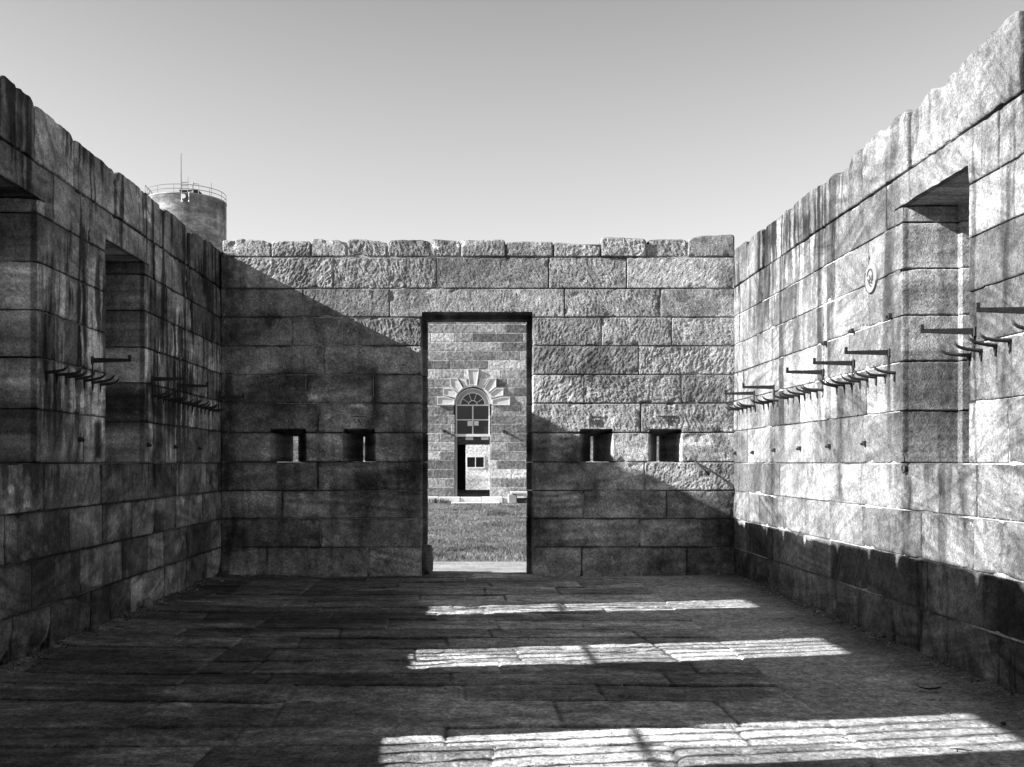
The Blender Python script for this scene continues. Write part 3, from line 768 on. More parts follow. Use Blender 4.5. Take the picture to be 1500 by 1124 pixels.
# ================================================================== FLOOR
def floor_grid(xs, ys, name):
    X, Y = np.meshgrid(xs, ys, indexing='ij')
    rr = random.Random(5)
    # rows of flags: joints across the room
    yb = [-2.0]
    while yb[-1] < 14: yb.append(yb[-1] + rr.choice([0.36, 0.42, 0.47, 0.52, 0.6]))
    yb = np.array(yb)
    SE = [-1.88, 1.93]
    Yw = Y + 0.02 * fbm(X * 1.1, Y * 0.5, 7, 2) + 0.05 * fbm(X * 0.25, Y * 0.1, 9, 2)
    Xw = X + 0.015 * fbm(X * 0.4, Y * 1.4, 3, 2)
    row = np.clip(np.searchsorted(yb, Yw) - 1, 0, len(yb) - 2)
    dy = np.minimum(Yw - yb[row], yb[row + 1] - Yw)
    zone = (Xw > SE[0]).astype(int) + (Xw > SE[1]).astype(int)
    dseam = np.minimum(np.abs(Xw - SE[0]), np.abs(Xw - SE[1]))
    dx = np.full(X.shape, 9.0); sid = np.zeros(X.shape)
    nrow = len(yb)
    for r_ in range(nrow):
        m = row == r_
        if not m.any(): continue
        for zn, (a, b) in enumerate(((-3.6, SE[0]), (SE[0], SE[1]), (SE[1], 3.6))):
            mm = m & (zone == zn)
            js = []
            x = a + rr.uniform(0.2, 1.3)
            while x < b - 0.35:
                js.append(x); x += rr.uniform(0.7, 1.7)
            if not mm.any(): continue
            sid[mm] = r_ * 31.7 + zn * 7.1
            if js:
                ja = np.array(js)
                skew = Xw[mm] + (Y[mm] - yb[r_]) * rr.uniform(-0.12, 0.12)
                dd = np.abs(skew[:, None] - ja[None, :])
                dx[mm] = dd.min(1); sid[mm] += np.searchsorted(ja, skew) * 3.3
    # the right-hand strip is a smooth worn surface with few joints
    smooth = zone == 2
    sandy = sm(0.0, 0.4, fbm(X * 0.5, Y * 0.5, 44, 2) + 0.9 * (X > 2.0))
    rnd = _h((sid * 10).astype(int), np.zeros_like(sid), np.ones_like(sid))
    rnd2 = _h((sid * 10).astype(int) + 5, np.zeros_like(sid), np.ones_like(sid))
    rnd3 = _h((sid * 10).astype(int) + 9, np.zeros_like(sid), np.ones_like(sid))
    rough = fbm(X * 2.2, Y * 6, sid, 5, 0.62)
    ripple = vn(X * 0.8, Y * 26 + 2 * fbm(X * 1.2, Y * 2, sid, 2), sid)
    z = (rnd - 0.5) * 0.014 + (rnd2 - 0.5) * 0.025 * (Yw - yb[row] - 0.2) * 2 + 0.008 * rough + 0.003 * ripple * rnd3 + 0.005 * fbm(X * 7, Y * 18, 4, 4, .65) - 0.01 * sm(0.35, 0.6, fbm(X * 2.5, Y * 5, 6, 3))
    jy = np.exp(-(dy / 0.010) ** 2); jx = np.exp(-(dx / 0.009) ** 2); js_ = np.exp(-(dseam / 0.014) ** 2)
    rim = np.exp(-np.minimum(dy, np.minimum(dx, dseam)) / 0.03)
    f1 = sm(-0.35, 0.25, fbm(X * 1.2, Y * 1.2, 66, 2))       # some joints are filled with sand
    z = z - 0.005 * rim * (0.3 + 0.7 * f1) - 0.026 * jy * f1 - 0.008 * jx * (1 - smooth) - 0.005 * js_
    zs = 0.004 * fbm(X * 5, Y * 14, 19, 4, .7) + 0.005 * fbm(X * 1.0, Y * 6, 12, 4) + 0.002 * fbm(X * 10, Y * 16, 2, 2)
    z = np.where(smooth, z * 0.35 + zs, z)
    # rubble and dirt bank up against the walls
    dw = np.minimum(np.abs(X - XL), np.abs(X - XR))
    z = z + 0.028 * np.exp(-dw / 0.12) * (0.6 + 0.6 * fbm(X * 4, Y * 3, 88, 3)) + 0.02 * np.exp(-dw / 0.6)
    z = z - 0.012
    # worn doorway: falls towards the outside
    # tone
    t = 0.32 * (0.5 + 0.75 * rnd3)
    t = t * (1 + 0.45 * rough + 0.08 * ripple) * (1 + 0.7 * fbm(X * 4, Y * 8, 15, 5, .7))
    dirt = sm(-0.1, 0.5, fbm(X * 0.7, Y * 1.6, 23, 4)); t = t * (1 - 0.5 * dirt)
    dust = sm(0.1, 0.5, fbm(X * 1.0, Y * 2.6, 53, 5, .6)); t = t * (1 + 0.9 * dust)
    t = t * (1 - 0.88 * np.exp(-(dy / 0.019) ** 2) * (0.35 + 0.65 * f1)) + 0.05 * jx * (1 - f1) * (1 - smooth) - 0.7 * t * np.exp(-(dx / 0.013) ** 2) * f1 * (1 - smooth) + 0.10 * np.exp(-(dseam / 0.03) ** 2) * sm(-.4, .2, fbm(X, Y * 2, 71, 3))
    t = np.where(smooth, 0.27 * (1 + 0.5 * fbm(X * 1.1, Y * 3, 61, 5, .65)) * (1 + 0.3 * sm(0, .5, fbm(X, Y * 2, 3, 3))), t)
    t = t * (1 + 0.25 * np.exp(-dw / 0.15) * fbm(X * 20, Y * 20, 3, 2))
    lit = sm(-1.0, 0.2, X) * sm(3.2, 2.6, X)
    t = t * (0.6 + 0.76 * lit)        # painted light: tone lifted across the sun patches, darkened beside them
    t = t * (0.85 + 0.3 * _h((X * 400).astype(int), (Y * 300).astype(int), np.zeros(X.shape)))
    idx = np.arange(X.size).reshape(X.shape)
    f = np.stack([idx[:-1, :-1].ravel(), idx[1:, :-1].ravel(), idx[1:, 1:].ravel(), idx[:-1, 1:].ravel()], 1)
    return np.stack([X.ravel(), Y.ravel(), z.ravel()], 1), f, np.clip(t, 0.02, 0.7).ravel()
A = Acc()
xs = np.arange(XL - 0.06, XR + 0.06, 0.0115)
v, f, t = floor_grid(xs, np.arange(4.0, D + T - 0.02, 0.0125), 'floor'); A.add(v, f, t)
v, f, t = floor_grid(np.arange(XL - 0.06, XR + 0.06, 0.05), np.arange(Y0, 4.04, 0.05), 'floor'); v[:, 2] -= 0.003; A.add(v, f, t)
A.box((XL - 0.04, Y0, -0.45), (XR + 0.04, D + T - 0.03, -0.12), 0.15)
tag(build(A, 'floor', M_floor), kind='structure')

# loose grit along the wall feet: nobody could count it
rs = np.random.RandomState(3)
ico = bmesh.new(); bmesh.ops.create_icosphere(ico, subdivisions=1, radius=1); iv = np.array([v.co[:] for v in ico.verts]); ifc = np.array([[v.index for v in f.verts] for f in ico.faces]); ico.free()
vs, fs, ts, n = [], [], [], 0
for i in range(1900):
    y = rs.uniform(4.5, D); side = rs.rand() < 0.5
    dd = abs(rs.normal(0, 0.07)) + 0.005
    x = XL + dd if side else XR - dd
    if rs.rand() < 0.22: x = rs.uniform(XL, XR)
    if rs.rand() < 0.15: y = D - abs(rs.normal(0, .06)); x = rs.uniform(XL, XR)
    r_ = rs.uniform(0.003, 0.009) if rs.rand() < 0.97 else rs.uniform(0.012, 0.02)
    if abs(x - XL) > .4 and abs(XR - x) > .4: r_ = min(r_, 0.006)
    dw = min(abs(x - XL), abs(x - XR)); z = 0.028 * math.exp(-dw / 0.12) * 0.7 + 0.02 * math.exp(-dw / 0.6) - 0.012 + r_ * 0.3
    vs.append(iv * [r_ * rs.uniform(.8, 1.5), r_ * rs.uniform(.8, 1.5), r_ * .7] * rs.uniform(.85, 1.15, (len(iv), 1)) + [x, y, z]); fs.append(ifc + n); n += len(iv)
    ts.append(np.full(len(iv), rs.choice([0.08, 0.2, 0.3, 0.45])))
o = link('grit', raw_mesh('grit', np.concatenate(vs), np.concatenate(fs), np.concatenate(ts), False), M_floor)
tag(o, 'loose grit and stone crumbs scattered along the feet of the walls', 'grit', kind='stuff')
# bigger lumps
def rock(name, loc, size, label, seed, mat=M_side, tone=0.25):
    bm = bmesh.new(); bmesh.ops.create_icosphere(bm, subdivisions=4, radius=1)
    P = np.array([v.co[:] for v in bm.verts]); k = 1 + 0.28 * fbm(P[:, 0] * 1.3, P[:, 1] * 1.3, P[:, 2] * 1.3 + seed, 4)
    P = np.sign(P) * np.abs(P) ** 0.8 * k[:, None] * size
    f = np.array([[v.index for v in f.verts] for f in bm.faces]); bm.free()
    o = link(name, raw_mesh(name, P, f, tone * (1 + 0.3 * fbm(P[:, 0] * 9, P[:, 1] * 9, P[:, 2] * 9, 3)), False), mat); o.location = loc
    return tag(o, label, 'rock')
def gp(px, py, h=EZ): y = h * F / (py - VY); return ((px - VX) * y / F, y)
x, y = gp(207, 888); rock('rubble_stone', (XL + 0.06, 4769 / (VX - 207), 0.05), (0.05, 0.07, 0.07), 'pale chunk of rubble against the foot of the left wall', 3.3)
rock('rubble_stone', (bx(622) , D + 0.28, 0.16), (0.09, 0.22, 0.21), 'broken eroded lump of masonry at the foot of the left door jamb', 8.1, M_back, 0.16)
rock('rubble_stone', (bx(1069), D - 0.06, 0.03), (0.06, 0.04, 0.04), 'small stone lying in the right corner of the room', 1.4, M_back, 0.2)
rock('rubble_stone', (XL + 0.10, 12.5, 0.04), (0.07, 0.06, 0.045), 'small stone lying in the left corner of the room', 5.4, M_back, 0.1)
rock('rubble_stone', (XL + 0.05, 4769 / (VX - 128), 0.04), (0.04, 0.06, 0.04), 'small stone at the left wall foot, nearer than the pale chunk', 6.4, M_side, 0.12)
# fallen leaf and twig
x, y = gp(1363, 1014)
bm = bmesh.new(); L = 0.11; rows_ = []
for i in range(9):
    s = i / 8; w_ = 0.02 * math.sin(math.pi * min(1, s * 0.95 + 0.03)) + 0.0015; zc = 0.012 + 0.022 * (s - 0.45) ** 2 * 4 * 0.5
    rows_.append([bm.verts.new(((s - 0.5) * L, k * w_ - 0.01 * math.sin(s * 3), zc + 0.006 * abs(k))) for k in (-1, 0, 1)])
for a, b in zip(rows_, rows_[1:]):
    for k in (0, 1): bm.faces.new((a[k], b[k], b[k + 1], a[k + 1]))
bmesh.ops.solidify(bm, geom=bm.faces[:], thickness=0.0015)
tube(bm, [(-0.5 * L, 0, 0.022), (-0.66 * L, 0.006, 0.034)], 0.0018, 5)
o = bm_obj('fallen_leaf', bm, M_leaf, None, True); o.location = (x, y, 0.002); o.rotation_euler = (0, 0, -0.15); o.scale = (1.15, 1.15, 1.15)
tag(o, 'dark curled dead leaf lying on the floor near the right wall', 'leaf')
x, y = gp(1408, 1101)
bm = bmesh.new(); tube(bm, [(-0.045, 0.02, 0.008), (-0.02, 0.0, 0.014), (0.01, -0.008, 0.01), (0.05, -0.004, 0.006)], [0.003, 0.004, 0.0035, 0.002], 5)
tube(bm, [(-0.02, 0.0, 0.014), (-0.03, -0.025, 0.006)], 0.003, 5); tube(bm, [(0.01, -0.008, 0.01), (0.02, 0.02, 0.006)], 0.0025, 5)
o = bm_obj('twig', bm, M_leaf, None, True); o.location = (x, y, 0.0); tag(o, 'small dark forked twig lying in the near sunlit patch', 'twig')
x, y = gp(1470, 1062)
rock('pebble', (x, y, 0.008), (0.014, 0.012, 0.01), 'single dark pebble on the floor beside the near sunlit patch', 2.2, M_floor, 0.05)

# ================================================================== OUTSIDE GROUND
GZ = -0.20
def sheet(x0, x1, y0, y1, res, z, hf, tf):
    xs = np.arange(x0, x1 + res, res); ys = np.arange(y0, y1 + res, res)
    X, Y = np.meshgrid(xs, ys, indexing='ij'); idx = np.arange(X.size).reshape(X.shape)
    f = np.stack([idx[:-1, :-1].ravel(), idx[1:, :-1].ravel(), idx[1:, 1:].ravel(), idx[:-1, 1:].ravel()], 1)
    return np.stack([X.ravel(), Y.ravel(), (z + hf(X, Y)).ravel()], 1), f, tf(X, Y).ravel()
A = Acc()
v, f, t = sheet(-12, 12, 13.0, 62, 0.12, GZ, lambda X, Y: 0.02 * fbm(X * .7, Y * .7, 1, 4),
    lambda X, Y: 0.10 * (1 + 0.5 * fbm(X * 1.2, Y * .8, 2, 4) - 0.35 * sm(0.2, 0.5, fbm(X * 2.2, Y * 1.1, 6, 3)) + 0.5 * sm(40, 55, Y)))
A.add(v, f, t)
v, f, t = sheet(-600, 600, -600, 600, 40, GZ - 0.06, lambda X, Y: 0 * X, lambda X, Y: 0.14 + 0 * X); A.add(v, f, t)
tag(build(A, 'lawn_ground', M_ground), kind='structure')
A = Acc()
v, f, t = sheet(-9, 9, D + T + 0.01, 16.2, 0.03, GZ + 0.035, lambda X, Y: 0.01 * fbm(X * 1.4, Y * 3, 1, 4) - 0.02 * np.exp(-(np.abs(Y - 15.1 - .05 * fbm(X, 0, 0, 2)) / 0.02) ** 2),
    lambda X, Y: 0.26 * (1 + 0.35 * fbm(X * 2, Y * 5, 2, 4)) * (1 - 0.6 * np.exp(-(np.abs(Y - 15.1 - .05 * fbm(X, 0, 0, 2)) / 0.025) ** 2)))
A.add(v, f, t); tag(build(A, 'path', M_ground), kind='structure')
# grass
rs = np.random.RandomState(9); n = 340000
gy = 15.7 + (40.6 - 15.7) * rs.rand(n) ** 1.3; gx = rs.uniform(-1, 1, n) * (0.17 * gy + 0.6) + 0.005 * gy
dens = fbm(gx * 1.5, gy * 1.1, 3, 3); keep = rs.rand(n) < 0.55 + 0.9 * dens + 0.0 * gx; keep &= ~((gy < 16.9 + 0.5 * fbm(gx * 1.5, 3, 1, 3)) & (rs.rand(n) < 0.8)); gx, gy = gx[keep], gy[keep]; n = len(gx)
ang = rs.uniform(0, math.pi, n); hh = rs.uniform(0.02, 0.06, n) * (1 + 0.6 * dens[keep]); ww = rs.uniform(0.003, 0.006, n) * (0.6 + gy / 25)
ca, sa = np.cos(ang) * ww, np.sin(ang) * ww; lx, ly = rs.normal(0, .5, n) * hh, rs.normal(0, .5, n) * hh
zz0 = np.full(n, GZ - 0.015)
P = np.stack([np.stack([gx - ca, gy - sa, zz0], 1), np.stack([gx + ca, gy + sa, zz0], 1), np.stack([gx + lx, gy + ly, GZ + hh], 1)], 1).reshape(-1, 3)
tn = np.repeat(rs.uniform(0.06, 0.24, n) * (1 + 0.7 * fbm(gx * 1.3, gy * 0.9, 8, 4)) * (1 - 0.5 * sm(0.2, .5, fbm(gx * 1.6, gy * .5, 18, 3))), 3)
o = link('grass', raw_mesh('grass', P, np.arange(3 * n).reshape(-1, 3), tn, False), M_ground)
tag(o, 'short patchy lawn seen through the doorway', 'grass', kind='stuff')

# ================================================================== FAR BUILDING (beyond the doorway)
FY = 41.0; q = FY / F
def fx(px): return (px - VX) * q
def fz(py): return EZ + (VY - py) * q
root = empty('stone_building', (0, FY + 3, GZ)); bpy.context.view_layer.update()
tag(root, 'coursed sandstone building with an arched entrance seen through the doorway', 'building')
FROOT = root
OX0, OX1, ZS, ZB = fx(666), fx(719), fz(592), fz(727.5)
CX, RA = (OX0 + OX1) / 2, (OX1 - OX0) / 2
def xf_far(v): return np.stack([v[:, 0], FY + v[:, 2], v[:, 1]], 1), False
def h_far(u, v, w, rs, so): return 0.005 * vn(u * 16, v * 16, so) + 0.005 * fbm(u * 5, v * 5, so, 3)
def t_far(u, v, w, rs, so, ed):
    b = 0.29 * rs.choice([0.42, 0.5, 0.6, 0.75, 0.9, 1.1, 1.6])
    t = b * (1 + 0.25 * fbm(u * 7, v * 7, so, 3)) * (1 + 0.35 * sm(2.2, 0.6, v) * sm(-.2, .3, fbm(u * 1.1, v * 1.8, 5, 3)))
    return t
STY_FAR = dict(h=h_far, t=t_far, chip=0.0)
A = Acc(); rr = random.Random(41); T_keep = T; T = 0.5
zc = fz(727.5); c = 0; H = 8.0
course = 13.3 * q
while zc < H - 0.3:
    z1 = zc + course
    x = -8.0 - rr.random()
    while x < 8.6:
        L = rr.choice([0.7, 0.95, 1.1, 1.3, 1.5]); a, b = max(x, -8.5), x + L; x += L
        if b - a < 0.15: continue
        pieces = [(a, b)]
        top_open = ZS + RA
        if zc < ZS - 0.05:      # rectangular part of the entrance
            pieces = []
            if a < OX0: pieces.append((a, min(b, OX0)))
            if b > OX1: pieces.append((max(a, OX1), b))
        for (p, r2) in pieces:
            if r2 - p < 0.05: continue
            near = p < 2.6 and r2 > -2.6
            tmp = Acc()
            block(tmp, p, r2, zc, z1, STY_FAR, 0.03 if near else 0.15, gap=0.014, r=0.008, wd=0.1, seed=rr.random() * 999,
                  jam0=(np.array([0, T]), np.zeros(2)) if abs(p - OX1) < 1e-6 else None, jam1=(np.array([0, T]), np.zeros(2)) if abs(r2 - OX0) < 1e-6 else None)
            v = tmp.v[0]
            if zc > ZS - course and zc < top_open:    # push the stones out of the arch
                dx_, dz_ = v[:, 0] - CX, v[:, 1] - ZS
                rr_ = np.hypot(dx_, np.maximum(dz_, 0)); ins = (rr_ < RA) & (dz_ > 0)
                k_ = np.where(ins, RA / np.maximum(rr_, 1e-3), 1)
                v[:, 0] = CX + dx_ * k_; v[:, 1] = np.where(ins, ZS + dz_ * k_, v[:, 1])
                low = (dz_ <= 0) & (np.abs(dx_) < RA)
                v[:, 0] = np.where(low, CX + np.sign(dx_) * RA, v[:, 0])
            A.add(v, tmp.f[0], tmp.t[0])
    zc = z1; c += 1
T = T_keep
mt = 0.5
A.box((-8.5, ZB - 0.0, 0.008), (OX0 - 0.03, H, 0.45), mt, ); A.box((OX1 + 0.03, ZB, 0.008), (8.5, H, 0.45), mt)
A.box((OX0 - 0.03, ZS + RA + 0.02, 0.008), (OX1 + 0.03, H, 0.45), mt)
# arch ring backing
K = 24
ring = []
for i in range(K + 1):
    a = math.pi * i / K; ring.append((CX + (RA + .004) * math.cos(a), ZS + (RA + .004) * math.sin(a)))
bmv = []; bf = []
for i, (x, z) in enumerate(ring):
    bmv += [(x, z, 0.02), (CX + (x - CX) * 1.02 if abs(x - CX) > 1e-3 else x, ZS + RA + 0.05, 0.02), (x, z, 0.45)]
for i in range(K):
    bf += [(3 * i, 3 * i + 3, 3 * i + 4, 3 * i + 1), (3 * i, 3 * i + 2, 3 * i + 5, 3 * i + 3)]
A.add(bmv, bf, mt)
par(build(A, 'front_wall', M_far, None, xf_far), root)
# shell of the building
M_shell = M_inner
bm = bmesh.new()
bbox(bm, (-8.5, FY + 0.46, 0.0), (-8.1, 47.4, H)); bbox(bm, (8.1, FY + 0.46, 0.0), (8.5, 47.4, H))
ox0, ox1, oz0, oz1 = (682 - VX) * 47 / F, 1.2, 0.15, EZ + 26.5 * 47 / F
bbox(bm, (-8.1, 47, 0), (ox0, 47.4, H - .3)); bbox(bm, (ox1, 47, 0), (8.1, 47.4, H - .3)); bbox(bm, (ox0, 47, oz1), (ox1, 47.4, H - .3))
bbox(bm, (-1.2, FY + 0.5, 0.16), (-1.05, 46.99, 4.4))
par(bm_obj('inner_wall', bm, M_inner), root)
bm = bmesh.new(); bbox(bm, (-8.5, FY + 0.455, H - 0.28), (8.5, 47.4, H - 0.02)); par(bm_obj('roof', bm, M_steel), root)
bm = bmesh.new(); bbox(bm, (-8.0, FY + 0.46, -0.2), (8.0, 47.4, 0.15)); par(bm_obj('inner_floor', bm, M_inner), root)
# entrance surround stones, each with a raised border and sunk panel
def zp(x, y): return (fx(640 + x / 8.65), fz(530 + y / 8.65))
polys = [[(388, 95), (535, 95), (508, 308), (408, 300)],
  [(280, 215), (382, 225), (395, 300), (345, 322)], [(545, 215), (655, 215), (585, 328), (520, 305)],
  [(165, 210), (258, 210), (332, 335), (268, 392), (172, 318)], [(665, 212), (752, 212), (752, 320), (652, 398), (592, 345)],
  [(80, 335), (182, 335), (262, 400), (236, 462), (80, 425)], [(750, 335), (842, 335), (842, 430), (705, 462), (662, 408)],
  [(5, 448), (100, 440), (222, 478), (222, 550), (5, 550)], [(700, 478), (820, 446), (925, 446), (925, 552), (700, 552)]]
for i, pg in enumerate(polys):
    bm = bmesh.new(); pts = [zp(*p) for p in pg]
    if i in (1, 2): dep = 0.03
    else: dep = 0.07
    vs = [bm.verts.new((x, FY - dep, z)) for x, z in pts]; f = bm.faces.new(vs)
    r_ = bmesh.ops.extrude_face_region(bm, geom=[f]); nv = [g for g in r_['geom'] if isinstance(g, bmesh.types.BMVert)]
    for v in nv: v.co.y = FY + 0.03
    front = min(bm.faces, key=lambda g: g.calc_center_median().y)
    front = [g for g in bm.faces if all(abs(v.co.y - (FY - dep)) < 1e-5 for v in g.verts)][0]
    bmesh.ops.inset_region(bm, faces=[front], thickness=0.045)
    inner = max([g for g in bm.faces if all(abs(v.co.y - (FY - dep)) < 1e-5 for v in g.verts) and len(g.verts) == len(pts)], key=lambda g: -sum((v.co - front.calc_center_median()).length for v in g.verts) )
    bmesh.ops.inset_region(bm, faces=[inner], thickness=0.004)
    for v in inner.verts: v.co.y += 0.026 if i not in (1, 2) else 0.02
    bmesh.ops.recalc_face_normals(bm, faces=bm.faces)
    par(bm_obj('surround_stone', bm, M_trim), root)
# arch moulding ring
bm = bmesh.new()
def arc_strip(bm, cx, cz, r0, r1, y0, y1, a0=0.0, a1=math.pi, K=28):
    L = []
    for i in range(K + 1):
        a = a0 + (a1 - a0) * i / K
        L.append([bm.verts.new((cx + r * math.cos(a), y, cz + r * math.sin(a))) for r, y in ((r0, y0), (r1, y0), (r1, y1), (r0, y1))])
    for p, r in zip(L, L[1:]):
        for k in range(4): bm.faces.new((p[k], p[(k + 1) % 4], r[(k + 1) % 4], r[k]))
    bm.faces.new(L[0]); bm.faces.new(L[-1][::-1])
arc_strip(bm, CX, ZS, RA - 0.03, RA + 0.06, FY - 0.02, FY + 0.1)
bmesh.ops.recalc_face_normals(bm, faces=bm.faces)
par(bm_obj('arch_moulding', bm, M_trim), root)
# window over the entrance
wy = FY + 0.13
frame = bmesh.new()
z_sp = fz(530 + 548 / 8.65); z_bt = fz(530 + 930 / 8.65); r_s = RA - 0.035
arc_strip(frame, CX, z_sp, r_s - 0.05, r_s, wy, wy + 0.08)
bbox(frame, (CX - r_s, wy - 0.01, z_sp - 0.03), (CX + r_s, wy + 0.07, z_sp + 0.02))
bbox(frame, (CX - r_s - 0.02, wy - 0.06, z_bt - 0.06), (CX + r_s + 0.02, wy + 0.07, z_bt + 0.045))
for s in (-1, 1): bbox(frame, (CX + s * r_s - (0 if s < 0 else 0.06), wy + 0.002, z_bt + 0.046), (CX + s * r_s + (0.06 if s < 0 else 0), wy + 0.06, z_sp - 0.031))
fo = par(bm_obj('arched_window', frame, M_white), root)
bm = bmesh.new(); arc_strip(bm, CX, z_sp, 155 / 8.65 * q, r_s - 0.051, wy + 0.02, wy + 0.05); par(bm_obj('spandrel_panel', bm, M_inner if False else M_conc), fo)
bars = bmesh.new()
arc_strip(bars, CX, z_sp, 150 / 8.65 * q, 162 / 8.65 * q, wy + 0.0, wy + 0.045); arc_strip(bars, CX, z_sp, 52 / 8.65 * q, 62 / 8.65 * q, wy, wy + 0.045)
for a in (R(32), R(72), R(108), R(148)):
    d0, d1 = 60 / 8.65 * q, 152 / 8.65 * q
    tube(bars, [(CX + d0 * math.cos(a), wy + 0.02, z_sp + d0 * math.sin(a)), (CX + d1 * math.cos(a), wy + 0.02, z_sp + d1 * math.sin(a))], 0.013, 6)
bbox(bars, (CX - 0.025, wy, z_bt + 0.047), (CX + 0.025, wy + 0.05, z_sp - 0.032))
zm = fz(530 + 735 / 8.65)
for s in (-1, 1): bbox(bars, (CX + (0.026 if s > 0 else -r_s + 0.061), wy + 0.003, zm - 0.022), (CX + (r_s - 0.061 if s > 0 else -0.026), wy + 0.047, zm + 0.022))
par(bm_obj('glazing_bars', bars, M_white), fo)
bm = bmesh.new(); bbox(bm, (CX - r_s + 0.03, wy + 0.051, z_bt), (CX + r_s - 0.03, wy + 0.058, z_sp))
arc_strip(bm, CX, z_sp, 0.001, 156 / 8.65 * q, wy + 0.052, wy + 0.058); par(bm_obj('glass', bm, M_glass), fo)
bm = bmesh.new()
for (a, b, c_, d_) in ((388, 452, 750, 812), (470, 528, 750, 808)):
    p0, p1 = zp(a, d_), zp(b, c_); bbox(bm, (p0[0], wy + 0.046, p0[1]), (p1[0], wy + 0.0505, p1[1]))
par(bm_obj('paper_notice', bm, M_paper), fo)
bm = bmesh.new(); bbox(bm, (OX0 + 0.0, FY + 0.2, fz(651)), (OX1, FY + 0.42, z_bt - 0.07)); par(bm_obj('transom', bm, M_dark), root)
for (a, b) in ((362, 460), (562, 655)):
    bm = bmesh.new(); p0, p1 = zp(a, 990), zp(b, 955); bbox(bm, (p0[0], FY + 0.18, p0[1]), (p1[0], FY + 0.198, p1[1])); par(bm_obj('pale_patch', bm, M_trim), root)
bm = bmesh.new()
bbox(bm, (OX0 + 0.003, FY + 0.08, ZB), (OX0 + 0.10, FY + 0.2, z_bt - 0.062)); par(bm_obj('door_jamb', bm, M_conc), root); bm = bmesh.new(); bbox(bm, (OX1 - 0.04, FY + 0.02, ZB), (OX1 - 0.003, FY + 0.2, z_bt - 0.062))
par(bm_obj('door_jamb', bm, M_conc), root)
A = Acc()
def hs(X, Y): return 0.01 * fbm(X * 3, Y * 8, 1, 3)
A.box((fx(612), -0.30 + 0, GZ - 0.05), (0, 0, 0), 0.3) if False else None
bm = bmesh.new(); 
for k in range(7):
    a = fx(612) + k * 0.85; bbox(bm, (a + 0.01, FY - 0.42 - 0.03 * (k % 2), GZ - 0.1), (a + 0.84, FY - 0.003, ZB + 0.0 - 0.006 * (k % 3)), 0.015)
par(bm_obj('plinth', bm, M_trim), root)
bm = bmesh.new(); bbox(bm, (fx(662), FY - 1.15, GZ - 0.1), (fx(731), FY - 0.48, GZ + 0.045), 0.015); par(bm_obj('doorstep', bm, M_trim), root)
# wall brackets on the far building
for (p, r2, lab) in (((650, 631.5), (667, 639), 'thin stay'), ((738, 632), (752, 638.5), 'thin stay')):
    bm = bmesh.new(); a = (fx(p[0]), fz(p[1])); b = (fx(r2[0]), fz(r2[1]))
    tube(bm, [(a[0], FY, a[1]), (a[0], FY - 0.12, a[1]), (b[0], FY - 0.02, b[1])], 0.018, 6); bbox(bm, (a[0] - 0.06, FY - 0.03, a[1] - 0.06), (a[0] + 0.06, FY + 0.02, a[1] + 0.06), 0.01)
    par(bm_obj('wall_stay', bm, M_iron), root)
# stone trough by the entrance
root = empty('stone_trough', (fx(757), FY - 0.5, GZ)); bpy.context.view_layer.update(); tag(root, 'rough stone trough with a slab on top, right of the arched entrance', 'trough')
bm = bmesh.new(); bbox(bm, (fx(743.5), FY - 0.95, GZ - 0.05), (fx(756), FY - 0.5, fz(723)), 0.04); par(bm_obj('end_block', bm, M_conc), root)
bm = bmesh.new(); bbox(bm, (fx(756) + 0.01, FY - 0.9, GZ - 0.05), (fx(792), FY - 0.5, fz(729)), 0.02); par(bm_obj('body', bm, M_dark), root)
bm = bmesh.new(); bbox(bm, (fx(747), FY - 0.98, fz(722.5)), (fx(795), FY - 0.5, fz(719.5)), 0.015); par(bm_obj('top_slab', bm, M_trim), root)
# pale rendered wall far beyond the building
root = empty('rendered_wall', (0, 55.2, GZ)); bpy.context.view_layer.update(); tag(root, 'pale rendered wall with a small two-pane window, seen through the far entrance', 'wall')
g = 55.0 / F
A = Acc()
def gx_(px): return (px - VX) * g
def gz_(py): return EZ + (VY - py) * g
wa, wb, wc, wd_ = gx_(683), gx_(710), gz_(684.5), gz_(668.5)
tw = lambda X, Y: 0.62 * (1 + 0.3 * fbm(X * 2, Y * 4, 1, 4)) * (1 - 0.45 * sm(0.9, 0.3, Y + 0.3 * fbm(X * 3, 0, 0, 2)) * sm(1.2, -.3, X)) * (1 - 0.15 * (np.mod(Y, 0.22) < 0.03))
for (a, b, c_, d_) in ((-9, wa, -.3, 4.6), (wb, 9, -.3, 4.6), (wa, wb, -.3, wc), (wa, wb, wd_, 4.6)):
    xs = np.linspace(a, b, 60); zs = np.linspace(c_, d_, 60); X, Z = np.meshgrid(xs, zs, indexing='ij'); idx = np.arange(3600).reshape(60, 60)
    A.add(np.stack([X.ravel(), np.full(3600, 55.0), Z.ravel()], 1), np.stack([idx[:-1, :-1].ravel(), idx[1:, :-1].ravel(), idx[1:, 1:].ravel(), idx[:-1, 1:].ravel()], 1), tw(X, Z).ravel())
A.box((-9, 55.2, -.3), (9, 55.5, 4.6), 0.4)
par(build(A, 'render_face', M_far), root)
bm = bmesh.new()
for (a, b, c_, d_) in ((wa, wb, wc - 0.06, wc), (wa, wb, wd_ - 0.05, wd_ + 0.01), (wa, wa + 0.05, wc, wd_ - 0.05), (wb - 0.05, wb, wc, wd_ - 0.05), ((wa + wb) / 2 - 0.02, (wa + wb) / 2 + 0.02, wc, wd_ - 0.05)):
    bbox(bm, (a, 54.97, c_), (b, 55.06, d_))
wo = par(bm_obj('window', bm, M_white), root)
bm = bmesh.new(); bbox(bm, (wa + .051, 55.04, wc + .001), (wb - .051, 55.05, wd_ - .051)); par(bm_obj('pane', bm, M_glass), wo)
